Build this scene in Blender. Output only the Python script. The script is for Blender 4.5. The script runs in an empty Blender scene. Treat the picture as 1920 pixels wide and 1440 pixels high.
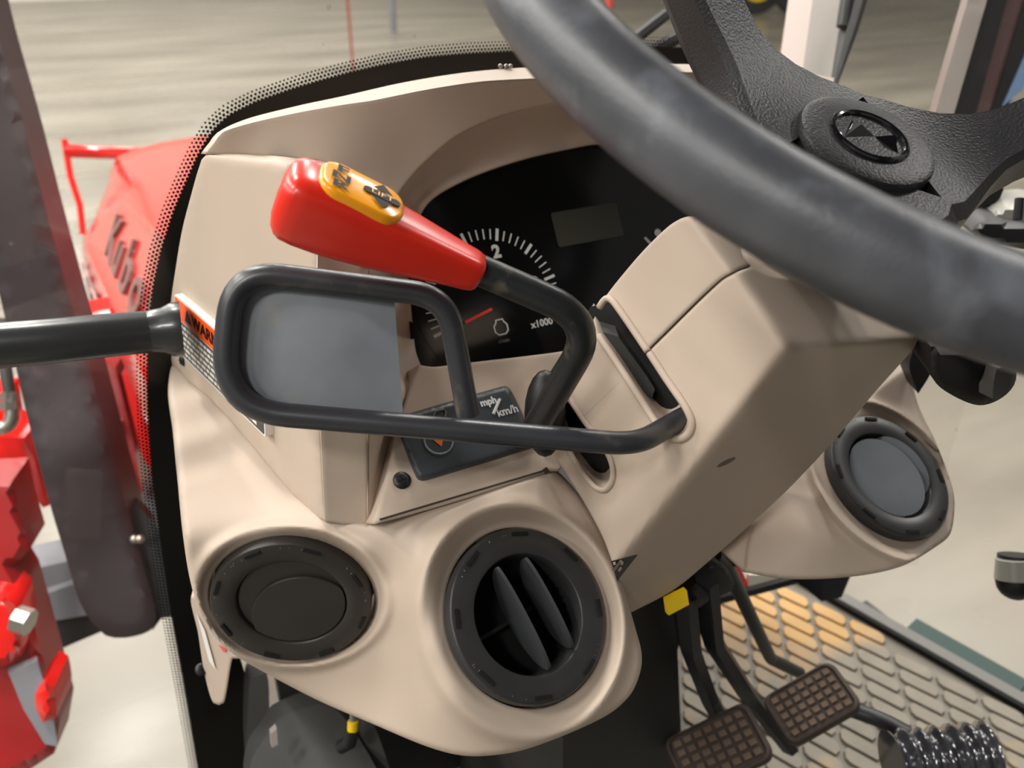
import bpy, math, random
import numpy as np
from mathutils import Vector, Matrix
from mathutils.geometry import delaunay_2d_cdt

random.seed(7)
rng = np.random.default_rng(7)
scene = bpy.context.scene
COL = scene.collection

# ------------------------------------------------------------------ camera, world, lights, exposure
CAM = np.array([-0.345, 0.0, 1.75])          # tractor centre line is X = 0, ground is Z = 0
YAW, PITCH, FPX = math.radians(28.0), math.radians(28.5), 1600.0
cam_data = bpy.data.cameras.new('camera')
cam_data.sensor_width = 36.0
cam_data.lens = FPX / 1920.0 * 36.0
cam_data.clip_start = 0.02
cam_data.dof.use_dof = True
cam_data.dof.focus_distance = 0.47
cam_data.dof.aperture_fstop = 9.0
cam = bpy.data.objects.new('camera', cam_data)
cam.location = CAM
cam.rotation_euler = (math.pi / 2 - PITCH, 0.0, -YAW)
COL.objects.link(cam)
scene.camera = cam

scene.view_settings.view_transform = 'Standard'
scene.view_settings.look = 'None'
scene.view_settings.gamma = 1.0
scene.view_settings.exposure = 0.10
scene.view_settings.use_curve_mapping = False

world = bpy.data.worlds.new('hall_ambient')
scene.world = world
world.use_nodes = True
world.node_tree.nodes['Background'].inputs[0].default_value = (1.0, 0.97, 0.92, 1)
world.node_tree.nodes['Background'].inputs[1].default_value = 0.20

LAMP_POWER = 172.0
for lx in (-7.5, -4.0, -0.9, 2.6, 6.5):
    for ly in (-3.0, 0.6, 3.6, 7.0, 11.0, 15.5, 21.0):
        if ly < 0 and lx > -2: continue  # rear pair on the left is added to brighten the driver-facing housings
        ld = bpy.data.lights.new('hall_lamp', 'AREA')
        ld.shape = 'RECTANGLE'
        ld.size, ld.size_y = 0.45, 1.3
        ld.energy = LAMP_POWER
        ld.color = (1.0, 0.965, 0.91)
        lo = bpy.data.objects.new('hall_lamp', ld)
        lo.location = (lx, ly, 6.2)
        COL.objects.link(lo)

# ------------------------------------------------------------------ projection helpers
Fv = np.array([math.sin(YAW) * math.cos(PITCH), math.cos(YAW) * math.cos(PITCH), -math.sin(PITCH)])
Rv = np.array([math.cos(YAW), -math.sin(YAW), 0.0])
Uv = np.cross(Rv, Fv)
X3, Y3, Z3 = np.eye(3)

def unit(v):
    v = np.asarray(v, float)
    return v / np.linalg.norm(v)

def ray(px, py):
    return Fv + (px - 960.0) / FPX * Rv - (py - 720.0) / FPX * Uv

def P(px, py, d):
    """world point seen at pixel (px,py) at depth d along the view axis"""
    return CAM + ray(px, py) * d

def Pv(px, py, d):
    px, py, d = np.asarray(px, float), np.asarray(py, float), np.asarray(d, float)
    r = Fv + ((px - 960) / FPX)[:, None] * Rv - ((py - 720) / FPX)[:, None] * Uv
    return CAM + r * d[:, None]

def on_plane(px, py, p0, n):
    r = ray(px, py)
    return CAM + r * (np.dot(p0 - CAM, n) / np.dot(r, n))

def plane_depth(p0, n):
    k = np.dot(np.asarray(p0) - CAM, n)
    def fn(px, py):
        den = Fv @ n + (np.asarray(px, float) - 960) / FPX * (Rv @ n) - (np.asarray(py, float) - 720) / FPX * (Uv @ n)
        return k / den
    return fn

def plane3(a, b, c):
    A, B, Cc = P(*a), P(*b), P(*c)
    n = unit(np.cross(B - A, Cc - A))
    return plane_depth(A, n)

def tps(ctrl, reg=1e-7):
    """thin-plate depth field through (px,py,d) control points"""
    c = np.asarray(ctrl, float)
    xy = c[:, :2] / 500.0
    m = len(c)
    def phi(r):
        return np.where(r > 1e-9, r * r * np.log(np.maximum(r, 1e-9)), 0.0)
    K = phi(np.linalg.norm(xy[:, None] - xy[None], axis=2)) + reg * np.eye(m)
    Pm = np.c_[np.ones(m), xy]
    A = np.block([[K, Pm], [Pm.T, np.zeros((3, 3))]])
    w = np.linalg.solve(A, np.r_[c[:, 2], 0, 0, 0])
    def fn(px, py):
        q = np.c_[np.ravel(px), np.ravel(py)].astype(float) / 500.0
        return phi(np.linalg.norm(q[:, None] - xy[None], axis=2)) @ w[:m] + np.c_[np.ones(len(q)), q] @ w[m:]
    return fn

def smax(a, b, k):
    h = np.clip(0.5 + 0.5 * (a - b) / k, 0, 1)
    return b * (1 - h) + a * h + k * h * (1 - h)

def smooth(t):
    t = np.clip(t, 0, 1)
    return t * t * (3 - 2 * t)

# ------------------------------------------------------------------ materials
def lin(c):
    return tuple((v / 255 / 12.92) if v / 255 <= 0.04045 else ((v / 255 + 0.055) / 1.055) ** 2.4 for v in c)

def mat(name, srgb, rough=0.5, metal=0.0, bump=None, var=None, coat=0.0, bevel=0.0, spec=0.5, trans=0.0, emit=0.0, stain=None, world_tex=False):
    m = bpy.data.materials.new(name)
    m.use_nodes = True
    nt = m.node_tree
    b = nt.nodes['Principled BSDF']
    col = lin(srgb)
    b.inputs['Base Color'].default_value = (*col, 1)
    b.inputs['Roughness'].default_value = rough
    b.inputs['Metallic'].default_value = metal
    b.inputs['Specular IOR Level'].default_value = spec
    b.inputs['Coat Weight'].default_value = coat
    b.inputs['Coat Roughness'].default_value = 0.06
    b.inputs['Transmission Weight'].default_value = trans
    if emit:
        b.inputs['Emission Color'].default_value = (*col, 1)
        b.inputs['Emission Strength'].default_value = emit
    tc = nt.nodes.new('ShaderNodeTexCoord')
    vec = tc.outputs['Object']
    if world_tex:
        vec = nt.nodes.new('ShaderNodeNewGeometry').outputs['Position']
    if var:                                   # (scale, amount): slow colour variation
        nz = nt.nodes.new('ShaderNodeTexNoise')
        nz.inputs['Scale'].default_value = var[0]
        nz.inputs['Detail'].default_value = 4
        nt.links.new(vec, nz.inputs['Vector'])
        rp = nt.nodes.new('ShaderNodeValToRGB')
        rp.color_ramp.elements[0].position = 0.3
        rp.color_ramp.elements[1].position = 0.7
        a = var[1]
        rp.color_ramp.elements[0].color = (*[max(0, v * (1 - a)) for v in col], 1)
        rp.color_ramp.elements[1].color = (*[min(1, v * (1 + a)) for v in col], 1)
        nt.links.new(nz.outputs['Fac'], rp.inputs['Fac'])
        out = rp.outputs['Color']
        if stain:                             # (srgb, scale, lo, hi): dirt, wear or painted light patches with a shape of their own
            n2 = nt.nodes.new('ShaderNodeTexNoise')
            n2.inputs['Scale'].default_value = stain[1]
            n2.inputs['Detail'].default_value = 6
            nt.links.new(vec, n2.inputs['Vector'])
            mr = nt.nodes.new('ShaderNodeMapRange')
            mr.inputs['From Min'].default_value = stain[2]
            mr.inputs['From Max'].default_value = stain[3]
            nt.links.new(n2.outputs['Fac'], mr.inputs['Value'])
            mx = nt.nodes.new('ShaderNodeMix')
            mx.data_type = 'RGBA'
            mx.inputs['B'].default_value = (*lin(stain[0]), 1)
            nt.links.new(mr.outputs['Result'], mx.inputs['Factor'])
            nt.links.new(out, mx.inputs['A'])
            out = mx.outputs['Result']
        nt.links.new(out, b.inputs['Base Color'])
    nrm = None
    if bevel:
        bv = nt.nodes.new('ShaderNodeBevel')
        bv.samples = 6
        bv.inputs['Radius'].default_value = bevel
        nrm = bv.outputs['Normal']
    if bump:                                  # (scale, strength, distance)
        nz = nt.nodes.new('ShaderNodeTexNoise')
        nz.inputs['Scale'].default_value = bump[0]
        nz.inputs['Detail'].default_value = 2
        nt.links.new(vec, nz.inputs['Vector'])
        bp = nt.nodes.new('ShaderNodeBump')
        bp.inputs['Strength'].default_value = bump[1]
        bp.inputs['Distance'].default_value = bump[2]
        nt.links.new(nz.outputs['Fac'], bp.inputs['Height'])
        if nrm:
            nt.links.new(nrm, bp.inputs['Normal'])
        nrm = bp.outputs['Normal']
    if nrm:
        nt.links.new(nrm, b.inputs['Normal'])
    return m

M = {}
M['beige'] = mat('beige_plastic', (192, 175, 159), 0.52, bump=(1400, 0.10, 0.0004), var=(9, 0.035), bevel=0.0035, spec=0.4)
M['beige_seam'] = mat('seam_shadow_gap', (60, 50, 44), 0.8)
M['recess_shade'] = mat('shaded_beige', (112, 97, 86), 0.7)
M['black_grain'] = mat('black_grained_plastic', (56, 56, 60), 0.44, bump=(700, 0.6, 0.0007), spec=0.8)
M['rim'] = mat('worn_lit_rubber', (76, 78, 84), 0.40, bump=(700, 0.25, 0.0005), var=(34, 0.28), spec=0.6, stain=((118, 122, 130), 40, 0.52, 0.76))  # bluish patches mix wear with a highlight painted into the colour
M['black'] = mat('black_plastic', (24, 24, 26), 0.45, bump=(800, 0.15, 0.0003))
M['black_matte'] = mat('matte_black', (16, 16, 17), 0.75)
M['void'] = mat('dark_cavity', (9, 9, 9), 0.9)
M['gloss_black'] = mat('gloss_black_lens', (12, 12, 13), 0.12, spec=0.5)
M['emblem'] = mat('gloss_emblem_black', (22, 24, 30), 0.12, coat=0.8)
M['tube'] = mat('dark_painted_steel', (50, 52, 57), 0.33, var=(30, 0.2), spec=0.7, stain=((98, 92, 76), 60, 0.60, 0.78))
M['tube_bare'] = mat('rubbed_steel', (70, 72, 74), 0.28, metal=0.5, var=(60, 0.25))
M['rod'] = mat('rusty_black_rod', (36, 38, 40), 0.36, var=(26, 0.30), bump=(240, 0.25, 0.0004), stain=((96, 92, 78), 60, 0.58, 0.76))
M['plate'] = mat('worn_grey_plate', (142, 147, 154), 0.42, metal=0.15, var=(26, 0.12), stain=((150, 152, 150), 70, 0.60, 0.75))
M['red_handle'] = mat('red_rubber_grip', (226, 46, 30), 0.27, var=(40, 0.05), spec=0.5)
M['orange'] = mat('orange_decal', (255, 166, 22), 0.22, coat=0.25, var=(40, 0.02))
M['ink'] = mat('black_print', (20, 20, 22), 0.5, spec=0.2)
M['white_print'] = mat('white_print', (205, 206, 206), 0.5)
M['grey_print'] = mat('grey_print', (120, 124, 126), 0.5)
M['needle'] = mat('needle_red', (226, 62, 40), 0.5)
M['lcd'] = mat('lcd_grey_green', (52, 52, 42), 0.45)
M['switch'] = mat('charcoal_switch_plate', (60, 65, 70), 0.36, var=(40, 0.06), bevel=0.003)
M['hazard'] = mat('hazard_orange', (240, 104, 22), 0.5)
M['warn_orange'] = mat('warning_orange', (248, 90, 22), 0.4)
M['warn_black'] = mat('warning_dark', (60, 60, 60), 0.4)
M['warn_white'] = mat('warning_white', (230, 228, 222), 0.4)
M['vent'] = mat('vent_black', (50, 50, 51), 0.36, bump=(600, 0.10, 0.0003), var=(60, 0.10), bevel=0.0012)
M['vent_shaded'] = mat('vent_black_shaded', (47, 43, 41), 0.42, bump=(600, 0.10, 0.0003), var=(60, 0.08), bevel=0.0012)  # vent black browned to paint in the dark interior it reflects
M['vent_scratch'] = mat('scratch_grey', (120, 120, 118), 0.5)
M['bar'] = mat('gloss_charcoal_bar', (44, 46, 48), 0.30, coat=0.15, var=(12, 0.10))
M['frit'] = mat('black_glass_print', (8, 8, 8), 0.35)
M['red_paint'] = mat('red_tractor_paint', (205, 22, 17), 0.11, spec=0.5, var=(5, 0.04))
M['red_dark'] = mat('red_frame_paint', (146, 22, 24), 0.30, coat=0.3, var=(8, 0.10))
M['letter'] = mat('grey_lettering', (128, 92, 88), 0.4)
M['post'] = mat('dusty_black_post', (42, 35, 38), 0.5, var=(12, 0.25), stain=((84, 72, 76), 26, 0.62, 0.88))
M['steel'] = mat('zinc_steel', (170, 168, 160), 0.28, metal=0.8)
M['grey_cast'] = mat('grey_casting', (116, 118, 124), 0.5, var=(14, 0.1))
M['dark_int'] = mat('dark_interior_plastic', (40, 40, 38), 0.6, var=(10, 0.2))
M['dark_int2'] = mat('dark_interior_trim', (46, 45, 42), 0.6, var=(10, 0.15))
M['mat_floor'] = mat('worn_rubber_mat', (100, 95, 84), 0.6, bump=(160, 0.3, 0.0008), var=(14, 0.18))
M['mat_block'] = mat('worn_lit_rubber_tread', (114, 107, 94), 0.6, bump=(160, 0.3, 0.0008), var=(30, 0.12), stain=((168, 132, 78), 4, 0.53, 0.64), world_tex=True)  # orange patches: dust plus a warm lit area painted into the colour
M['pedal'] = mat('brown_black_pedal_rubber', (58, 46, 40), 0.7, var=(40, 0.2))
M['pedal_stud'] = mat('dusty_pedal_stud', (96, 78, 64), 0.75, var=(60, 0.2))
M['arm'] = mat('black_pedal_arm', (28, 29, 33), 0.45)
M['arm_edge'] = mat('grey_arm_edge', (92, 90, 86), 0.5)
M['yellow'] = mat('yellow_tag', (246, 206, 10), 0.5)
M['green'] = mat('dark_green_strip', (16, 50, 46), 0.6)
M['ribbed'] = mat('shiny_black_ribbed', (44, 45, 50), 0.16, coat=0.8, var=(60, 0.4))
M['pillar_grey'] = mat('grey_rubber_seal', (142, 134, 128), 0.5)
M['pillar_brown'] = mat('brown_pillar_trim', (92, 66, 66), 0.4)
M['pale_post'] = mat('pale_grey_post', (176, 172, 166), 0.5)
M['white_tape'] = mat('white_tape', (232, 226, 206), 0.5)
M['red_tape'] = mat('red_tape', (236, 84, 70), 0.5)
M['tyre'] = mat('black_tyre', (34, 34, 34), 0.8)
M['hub_yellow'] = mat('yellow_hub', (250, 214, 20), 0.5)
M['knob_grey'] = mat('dark_knob', (44, 44, 44), 0.4)
M['knob_light'] = mat('knob_grey_collar', (150, 148, 140), 0.35)
M['hall_wall'] = mat('hall_wall_paint', (214, 208, 196), 0.7, var=(0.4, 0.06))
M['blue'] = mat('blue_reflection', (110, 140, 176), 0.5)

def concrete():
    m = bpy.data.materials.new('polished_concrete')
    m.use_nodes = True
    nt = m.node_tree
    b = nt.nodes['Principled BSDF']
    tc = nt.nodes.new('ShaderNodeTexCoord')
    mp = nt.nodes.new('ShaderNodeMapping')
    mp.inputs['Rotation'].default_value = (0, 0, math.radians(28))
    mp.inputs['Scale'].default_value = (0.35, 1.3, 1)
    nt.links.new(tc.outputs['Object'], mp.inputs['Vector'])
    n1 = nt.nodes.new('ShaderNodeTexNoise')
    n1.inputs['Scale'].default_value = 1.1
    n1.inputs['Detail'].default_value = 7
    nt.links.new(mp.outputs['Vector'], n1.inputs['Vector'])
    rp = nt.nodes.new('ShaderNodeValToRGB')
    e = rp.color_ramp.elements
    e[0].position, e[0].color = 0.30, (*lin((97, 92, 82)), 1)
    e[1].position, e[1].color = 0.72, (*lin((135, 129, 117)), 1)
    nt.links.new(n1.outputs['Fac'], rp.inputs['Fac'])
    nt.links.new(rp.outputs['Color'], b.inputs['Base Color'])
    n2 = nt.nodes.new('ShaderNodeTexNoise')
    n2.inputs['Scale'].default_value = 3.0
    nt.links.new(mp.outputs['Vector'], n2.inputs['Vector'])
    mr = nt.nodes.new('ShaderNodeMapRange')
    mr.inputs['To Min'].default_value = 0.16
    mr.inputs['To Max'].default_value = 0.42
    nt.links.new(n2.outputs['Fac'], mr.inputs['Value'])
    nt.links.new(mr.outputs['Result'], b.inputs['Roughness'])
    return m
M['concrete'] = concrete()

def glass_mat():
    m = bpy.data.materials.new('windshield_glass')
    m.use_nodes = True
    nt = m.node_tree
    for n in list(nt.nodes):
        nt.nodes.remove(n)
    out = nt.nodes.new('ShaderNodeOutputMaterial')
    tr = nt.nodes.new('ShaderNodeBsdfTransparent')
    tr.inputs[0].default_value = (0.97, 0.97, 0.96, 1)
    gl = nt.nodes.new('ShaderNodeBsdfGlossy')
    gl.inputs['Roughness'].default_value = 0.03
    fr = nt.nodes.new('ShaderNodeFresnel')
    fr.inputs['IOR'].default_value = 1.4
    mx = nt.nodes.new('ShaderNodeMixShader')
    nt.links.new(fr.outputs[0], mx.inputs[0])
    nt.links.new(tr.outputs[0], mx.inputs[1])
    nt.links.new(gl.outputs[0], mx.inputs[2])
    # fine dust specks on the pane
    df = nt.nodes.new('ShaderNodeBsdfDiffuse')
    df.inputs[0].default_value = (0.75, 0.70, 0.66, 1)
    tc = nt.nodes.new('ShaderNodeTexCoord')
    vo = nt.nodes.new('ShaderNodeTexVoronoi')
    vo.inputs['Scale'].default_value = 26
    nt.links.new(tc.outputs['Object'], vo.inputs['Vector'])
    mr = nt.nodes.new('ShaderNodeMapRange')
    mr.inputs['From Min'].default_value = 0.07
    mr.inputs['From Max'].default_value = 0.02
    mr.inputs['To Min'].default_value = 0.025
    mr.inputs['To Max'].default_value = 0.55
    nt.links.new(vo.outputs['Distance'], mr.inputs['Value'])
    m2 = nt.nodes.new('ShaderNodeMixShader')
    nt.links.new(mr.outputs['Result'], m2.inputs[0])
    nt.links.new(mx.outputs[0], m2.inputs[1])
    nt.links.new(df.outputs[0], m2.inputs[2])
    nt.links.new(m2.outputs[0], out.inputs['Surface'])
    return m
M['glass'] = glass_mat()

# ------------------------------------------------------------------ object helpers
class MB:
    """collects shapes into one mesh"""
    def __init__(self):
        self.v, self.f = [], []
    def add(self, verts, faces):
        o = len(self.v)
        self.v.extend([tuple(map(float, p)) for p in verts])
        self.f.extend([tuple(int(i) + o for i in q) for q in faces])
        return self

ROOT_LOC = {}

def thing(name, label, cat, loc, group=None):
    o = bpy.data.objects.new(name, None)
    o.empty_display_size = 0.02
    COL.objects.link(o)
    o.location = tuple(map(float, loc))
    ROOT_LOC[o.name] = np.array(o.location)
    o['label'], o['category'] = label, cat
    if group:
        o['group'] = group
    return o

def root_loc(o):
    while o.parent:
        o = o.parent
    return ROOT_LOC[o.name]

def build(name, mb, material, parent=None, smooth_angle=35.0, loc=None, label=None, cat=None, kind=None, group=None):
    base = root_loc(parent) if parent is not None else (np.array(loc, float) if loc is not None else np.mean(np.array(mb.v), axis=0))
    me = bpy.data.meshes.new(name)
    me.from_pydata([tuple(np.array(p) - base) for p in mb.v], [], mb.f)
    me.validate()
    me.materials.append(M[material] if isinstance(material, str) else material)
    if smooth_angle:
        me.shade_smooth()
        me.set_sharp_from_angle(angle=math.radians(smooth_angle))
    me.update()
    o = bpy.data.objects.new(name, me)
    COL.objects.link(o)
    if parent is not None:
        o.parent = parent
    else:
        o.location = tuple(base)
        ROOT_LOC[o.name] = base
    if label: o['label'] = label
    if cat: o['category'] = cat
    if kind: o['kind'] = kind
    if group: o['group'] = group
    return o

def catmull(pts, step):
    """closed smooth curve through px points; a third value 1 marks a sharp corner"""
    n = len(pts)
    xy = np.array([p[:2] for p in pts], float)
    sharp = [len(p) > 2 and p[2] for p in pts]
    out = []
    for i in range(n):
        p0, p1, p2, p3 = xy[i - 1], xy[i], xy[(i + 1) % n], xy[(i + 2) % n]
        if sharp[i]: p0 = p1 - (p2 - p1)
        if sharp[(i + 1) % n]: p3 = p2 + (p2 - p1)
        m1, m2 = (p2 - p0) / 2, (p3 - p1) / 2
        L = np.linalg.norm(p2 - p1)
        lim = L
        for m in (m1, m2):
            l = np.linalg.norm(m)
            if l > lim: m *= lim / l
        k = max(1, int(L / step))
        for j in range(k):
            t = j / k
            out.append((2*t**3-3*t*t+1)*p1 + (t**3-2*t*t+t)*m1 + (-2*t**3+3*t*t)*p2 + (t**3-t*t)*m2)
    return np.array(out)

def inside(poly, q):
    x, y = q[:, 0], q[:, 1]
    r = np.zeros(len(q), bool)
    n = len(poly)
    for i in range(n):
        x1, y1 = poly[i]; x2, y2 = poly[(i + 1) % n]
        c = (y1 > y) != (y2 > y)
        with np.errstate(divide='ignore', invalid='ignore'):
            r ^= c & (x < (x2 - x1) * (y - y1) / (y2 - y1 + 1e-12) + x1)
    return r

def edge_dist(poly, q):
    a = poly; b = np.roll(poly, -1, axis=0)
    best = np.full(len(q), 1e9)
    for i in range(len(a)):
        ab = b[i] - a[i]
        t = np.clip(((q - a[i]) @ ab) / (ab @ ab + 1e-12), 0, 1)
        best = np.minimum(best, np.linalg.norm(q - (a[i] + t[:, None] * ab), axis=1))
    return best

def sheet(outline, dfn, step=9, holes=(), back=None, lip=None, wall_holes=None, mb=None):
    """a moulded surface: px outline, depth field, optional holes, edge roll (px width, metres) and side walls"""
    loops = [catmull(outline, step)] + [catmull(h, step) for h in holes]
    o = loops[0]
    x0, y0 = o.min(0); x1, y1 = o.max(0)
    gx, gy = np.meshgrid(np.arange(x0, x1, step), np.arange(y0, y1, step * 0.87))
    gx = gx + (np.arange(gx.shape[0]) % 2)[:, None] * step / 2
    q = np.c_[gx.ravel(), gy.ravel()]
    ok = inside(o, q) & (edge_dist(o, q) > step * 0.55)
    for h in loops[1:]:
        ok &= ~inside(h, q) & (edge_dist(h, q) > step * 0.55)
    q = q[ok]
    allp = np.vstack(loops + [q])
    edges, s, idx = [], 0, []
    for L in loops:
        ii = list(range(s, s + len(L)))
        idx.append(ii)
        edges += [(ii[k], ii[(k + 1) % len(ii)]) for k in range(len(ii))]
        s += len(L)
    res = delaunay_2d_cdt([Vector((float(a), float(b))) for a, b in allp], edges, [], 0, 1e-6)
    vs = np.array([tuple(v) for v in res[0]])
    tri = np.array([f for f in res[2] if len(f) == 3])
    cen = vs[tri].mean(1)
    keep = inside(o, cen)
    for h in loops[1:]:
        keep &= ~inside(h, cen)
    tri = tri[keep]
    a, b, c = vs[tri[:, 0]], vs[tri[:, 1]], vs[tri[:, 2]]
    ar = (b[:, 0]-a[:, 0])*(c[:, 1]-a[:, 1]) - (b[:, 1]-a[:, 1])*(c[:, 0]-a[:, 0])
    tri = tri[np.abs(ar) > 1e-3]; ar = ar[np.abs(ar) > 1e-3]
    tri[ar > 0] = tri[ar > 0][:, ::-1]            # counter-clockwise seen from the camera
    d = np.asarray(dfn(vs[:, 0], vs[:, 1]), float)
    if lip:
        w, hgt = lip
        t = np.clip(edge_dist(o, vs) / w, 0, 1)
        d = d + hgt * (1 - np.sqrt(np.clip(1 - (1 - t) ** 2, 0, 1)))
    pts = Pv(vs[:, 0], vs[:, 1], d)
    mb = mb or MB()
    mb.add(pts, tri)
    orig = {}
    for i, og in enumerate(res[3]):
        for k in og: orig[k] = i
    for li, ii in enumerate(idx):
        vec = back if li == 0 else (wall_holes[li-1] if isinstance(wall_holes, list) else wall_holes)
        if vec is None: continue
        ring = [orig[k] for k in ii]
        A = pts[ring]; B = A + np.asarray(vec, float)
        n = len(ring)
        qd = [(k, (k + 1) % n, n + (k + 1) % n, n + k) for k in range(n)]
        mb.add(np.vstack([A, B]), qd)
    return mb

def frames(path):
    n = len(path)
    t = np.gradient(path, axis=0)
    t /= np.linalg.norm(t, axis=1)[:, None]
    ref = Z3 if abs(t[0] @ Z3) < 0.9 else X3
    u = unit(ref - t[0] * (ref @ t[0]))
    us = [u]
    for i in range(1, n):
        u = us[-1] - t[i] * (us[-1] @ t[i])
        us.append(unit(u))
    us = np.array(us)
    return t, us, np.cross(t, us)

def tube(path, rad, seg=16, closed=False, caps=True, mb=None, sy=1.0):
    path = np.asarray(path, float)
    n = len(path)
    r = np.broadcast_to(np.asarray(rad, float), (n,))
    if closed:
        ext = np.vstack([path[-1:], path, path[:1]])
        t = ext[2:] - ext[:-2]
        t /= np.linalg.norm(t, axis=1)[:, None]
        c = path.mean(0); nn = unit(np.cross(path[0] - c, path[n // 4] - c))
        u = np.broadcast_to(nn, (n, 3)); w = np.cross(t, u)
    else:
        t, u, w = frames(path)
    a = np.linspace(0, 2 * math.pi, seg, endpoint=False)
    V = (path[:, None] + r[:, None, None] * (np.cos(a)[None, :, None] * u[:, None] + sy * np.sin(a)[None, :, None] * w[:, None])).reshape(-1, 3)
    Fs = []
    m = n if closed else n - 1
    for i in range(m):
        for k in range(seg):
            j = (i + 1) % n
            Fs.append((i*seg+k, i*seg+(k+1) % seg, j*seg+(k+1) % seg, j*seg+k))
    mb = mb or MB()
    if caps and not closed:
        Fs.append(tuple(range(seg))[::-1]); Fs.append(tuple((n-1)*seg+k for k in range(seg)))
    mb.add(V, Fs)
    return mb

def fillet(pts, rads, n=8, seg_len=0.02):
    pts = [np.asarray(p, float) for p in pts]
    out = [pts[0]]
    for i in range(1, len(pts) - 1):
        a, b, c = pts[i-1], pts[i], pts[i+1]
        u, v = unit(a - b), unit(c - b)
        ang = math.acos(np.clip(u @ v, -1, 1))
        L = min(rads[i-1] / math.tan(ang / 2), np.linalg.norm(a-b) * 0.48, np.linalg.norm(c-b) * 0.48)
        s, e = b + u * L, b + v * L
        for j in range(n + 1):
            t = j / n
            out.append((1-t)**2 * s + 2*t*(1-t) * b + t*t * e)
    out.append(pts[-1])
    res = [out[0]]
    for p in out[1:]:
        L = np.linalg.norm(p - res[-1])
        k = max(1, int(L / seg_len))
        q0 = res[-1]
        for j in range(1, k + 1):
            res.append(q0 + (p - q0) * j / k)
    r = np.array(res)
    keep = np.r_[True, np.linalg.norm(np.diff(r, axis=0), axis=1) > 1e-6]
    return r[keep]

def basis(n, ref=None):
    n = unit(n)
    ref = Z3 if ref is None else np.asarray(ref, float)
    if abs(ref @ n) > 0.95: ref = X3
    ey = unit(ref - n * (ref @ n))
    return np.cross(ey, n), ey, n                 # ex, ey, n

def lathe(c, ex, ey, n, profile, seg=48, mb=None, close=False):
    """profile: (radius, height along n)"""
    mb = mb or MB()
    a = np.linspace(0, 2*math.pi, seg, endpoint=False)
    V, Fs = [], []
    for r, h in profile:
        V.append(c + r*(np.cos(a)[:, None]*ex + np.sin(a)[:, None]*ey) + h*n)
    m = len(profile)
    for i in range(m - 1):
        for k in range(seg):
            Fs.append((i*seg+k, i*seg+(k+1) % seg, (i+1)*seg+(k+1) % seg, (i+1)*seg+k))
    if close:
        Fs.append(tuple((m-1)*seg+k for k in range(seg)))
        Fs.append(tuple(range(seg))[::-1])
    return mb.add(np.vstack(V), Fs)

def prism(pts2, c, ex, ey, n, h0, h1, mb=None):
    mb = mb or MB()
    p = np.asarray(pts2, float)
    A = c + p[:, :1]*ex + p[:, 1:2]*ey + h0*n
    B = c + p[:, :1]*ex + p[:, 1:2]*ey + h1*n
    k = len(p)
    Fs = [tuple(range(k))[::-1], tuple(range(k, 2*k))] + [(i, (i+1) % k, k+(i+1) % k, k+i) for i in range(k)]
    return mb.add(np.vstack([A, B]), Fs)

def obox(c, ex, ey, ez, hx, hy, hz, mb=None):
    return prism([(-hx, -hy), (hx, -hy), (hx, hy), (-hx, hy)], np.asarray(c, float), ex, ey, ez, -hz, hz, mb)

def rrect(w, h, r, n=5):
    out = []
    for cx, cy, a0 in ((w-r, h-r, 0), (-w+r, h-r, 90), (-w+r, -h+r, 180), (w-r, -h+r, 270)):
        for j in range(n + 1):
            a = math.radians(a0 + 90*j/n)
            out.append((cx + r*math.cos(a), cy + r*math.sin(a)))
    return out

def loft(secs, mb=None, caps=True):
    mb = mb or MB()
    k = len(secs[0]); m = len(secs)
    Fs = [(i*k+j, i*k+(j+1) % k, (i+1)*k+(j+1) % k, (i+1)*k+j) for i in range(m-1) for j in range(k)]
    if caps:
        Fs += [tuple(range(k))[::-1], tuple((m-1)*k+j for j in range(k))]
    return mb.add(np.vstack(secs), Fs)

def text(body, size, c, ex, ey, n, lift=0.0003, extrude=0.0, shear=0.0, mb=None, align='CENTER', sx=1.0, bold=0.0):
    cu = bpy.data.curves.new('txt', 'FONT')
    cu.body = body; cu.size = size; cu.align_x = align; cu.align_y = 'CENTER'; cu.shear = shear
    cu.offset = bold; cu.resolution_u = 3
    cu.extrude = extrude
    ob = bpy.data.objects.new('txt', cu)
    me = bpy.data.meshes.new_from_object(ob)
    mb = mb or MB()
    V = [c + v.co.x*sx*ex + v.co.y*ey + (v.co.z + lift)*n for v in me.vertices]
    mb.add(V, [tuple(p.vertices) for p in me.polygons])
    bpy.data.objects.remove(ob); bpy.data.curves.remove(cu); bpy.data.meshes.remove(me)
    return mb

def sphere(c, r, ex=X3, ey=Y3, ez=Z3, sc=(1, 1, 1), nu=20, nv=12, mb=None):
    prof = [(max(1e-5, math.sin(math.pi*j/nv)), math.cos(math.pi*j/nv)) for j in range(nv, -1, -1)]
    mb2 = lathe(np.zeros(3), X3, Y3, Z3, prof, nu)
    V = [c + r*(p[0]*sc[0]*ex + p[1]*sc[1]*ey + p[2]*sc[2]*ez) for p in mb2.v]
    mb = mb or MB()
    return mb.add(V, mb2.f)

# ================================================================== THE HALL
fl = MB().add([(-40, -12, 0), (40, -12, 0), (40, 60, 0), (-40, 60, 0)], [(0, 1, 2, 3)])
build('floor', fl, 'concrete', smooth_angle=0, loc=(0, 0, 0), kind='structure')
for nm, c, hx, hy in (('wall_front', (0, 26, 3.5), 23, .1), ('wall_left', (-23, 7, 3.5), .1, 19), ('wall_right', (23, 7, 3.5), .1, 19)):
    wm = MB()
    obox(c, X3, Y3, Z3, hx, hy, 3.5, wm)
    build(nm, wm, 'hall_wall', smooth_angle=0, kind='structure')
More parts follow.
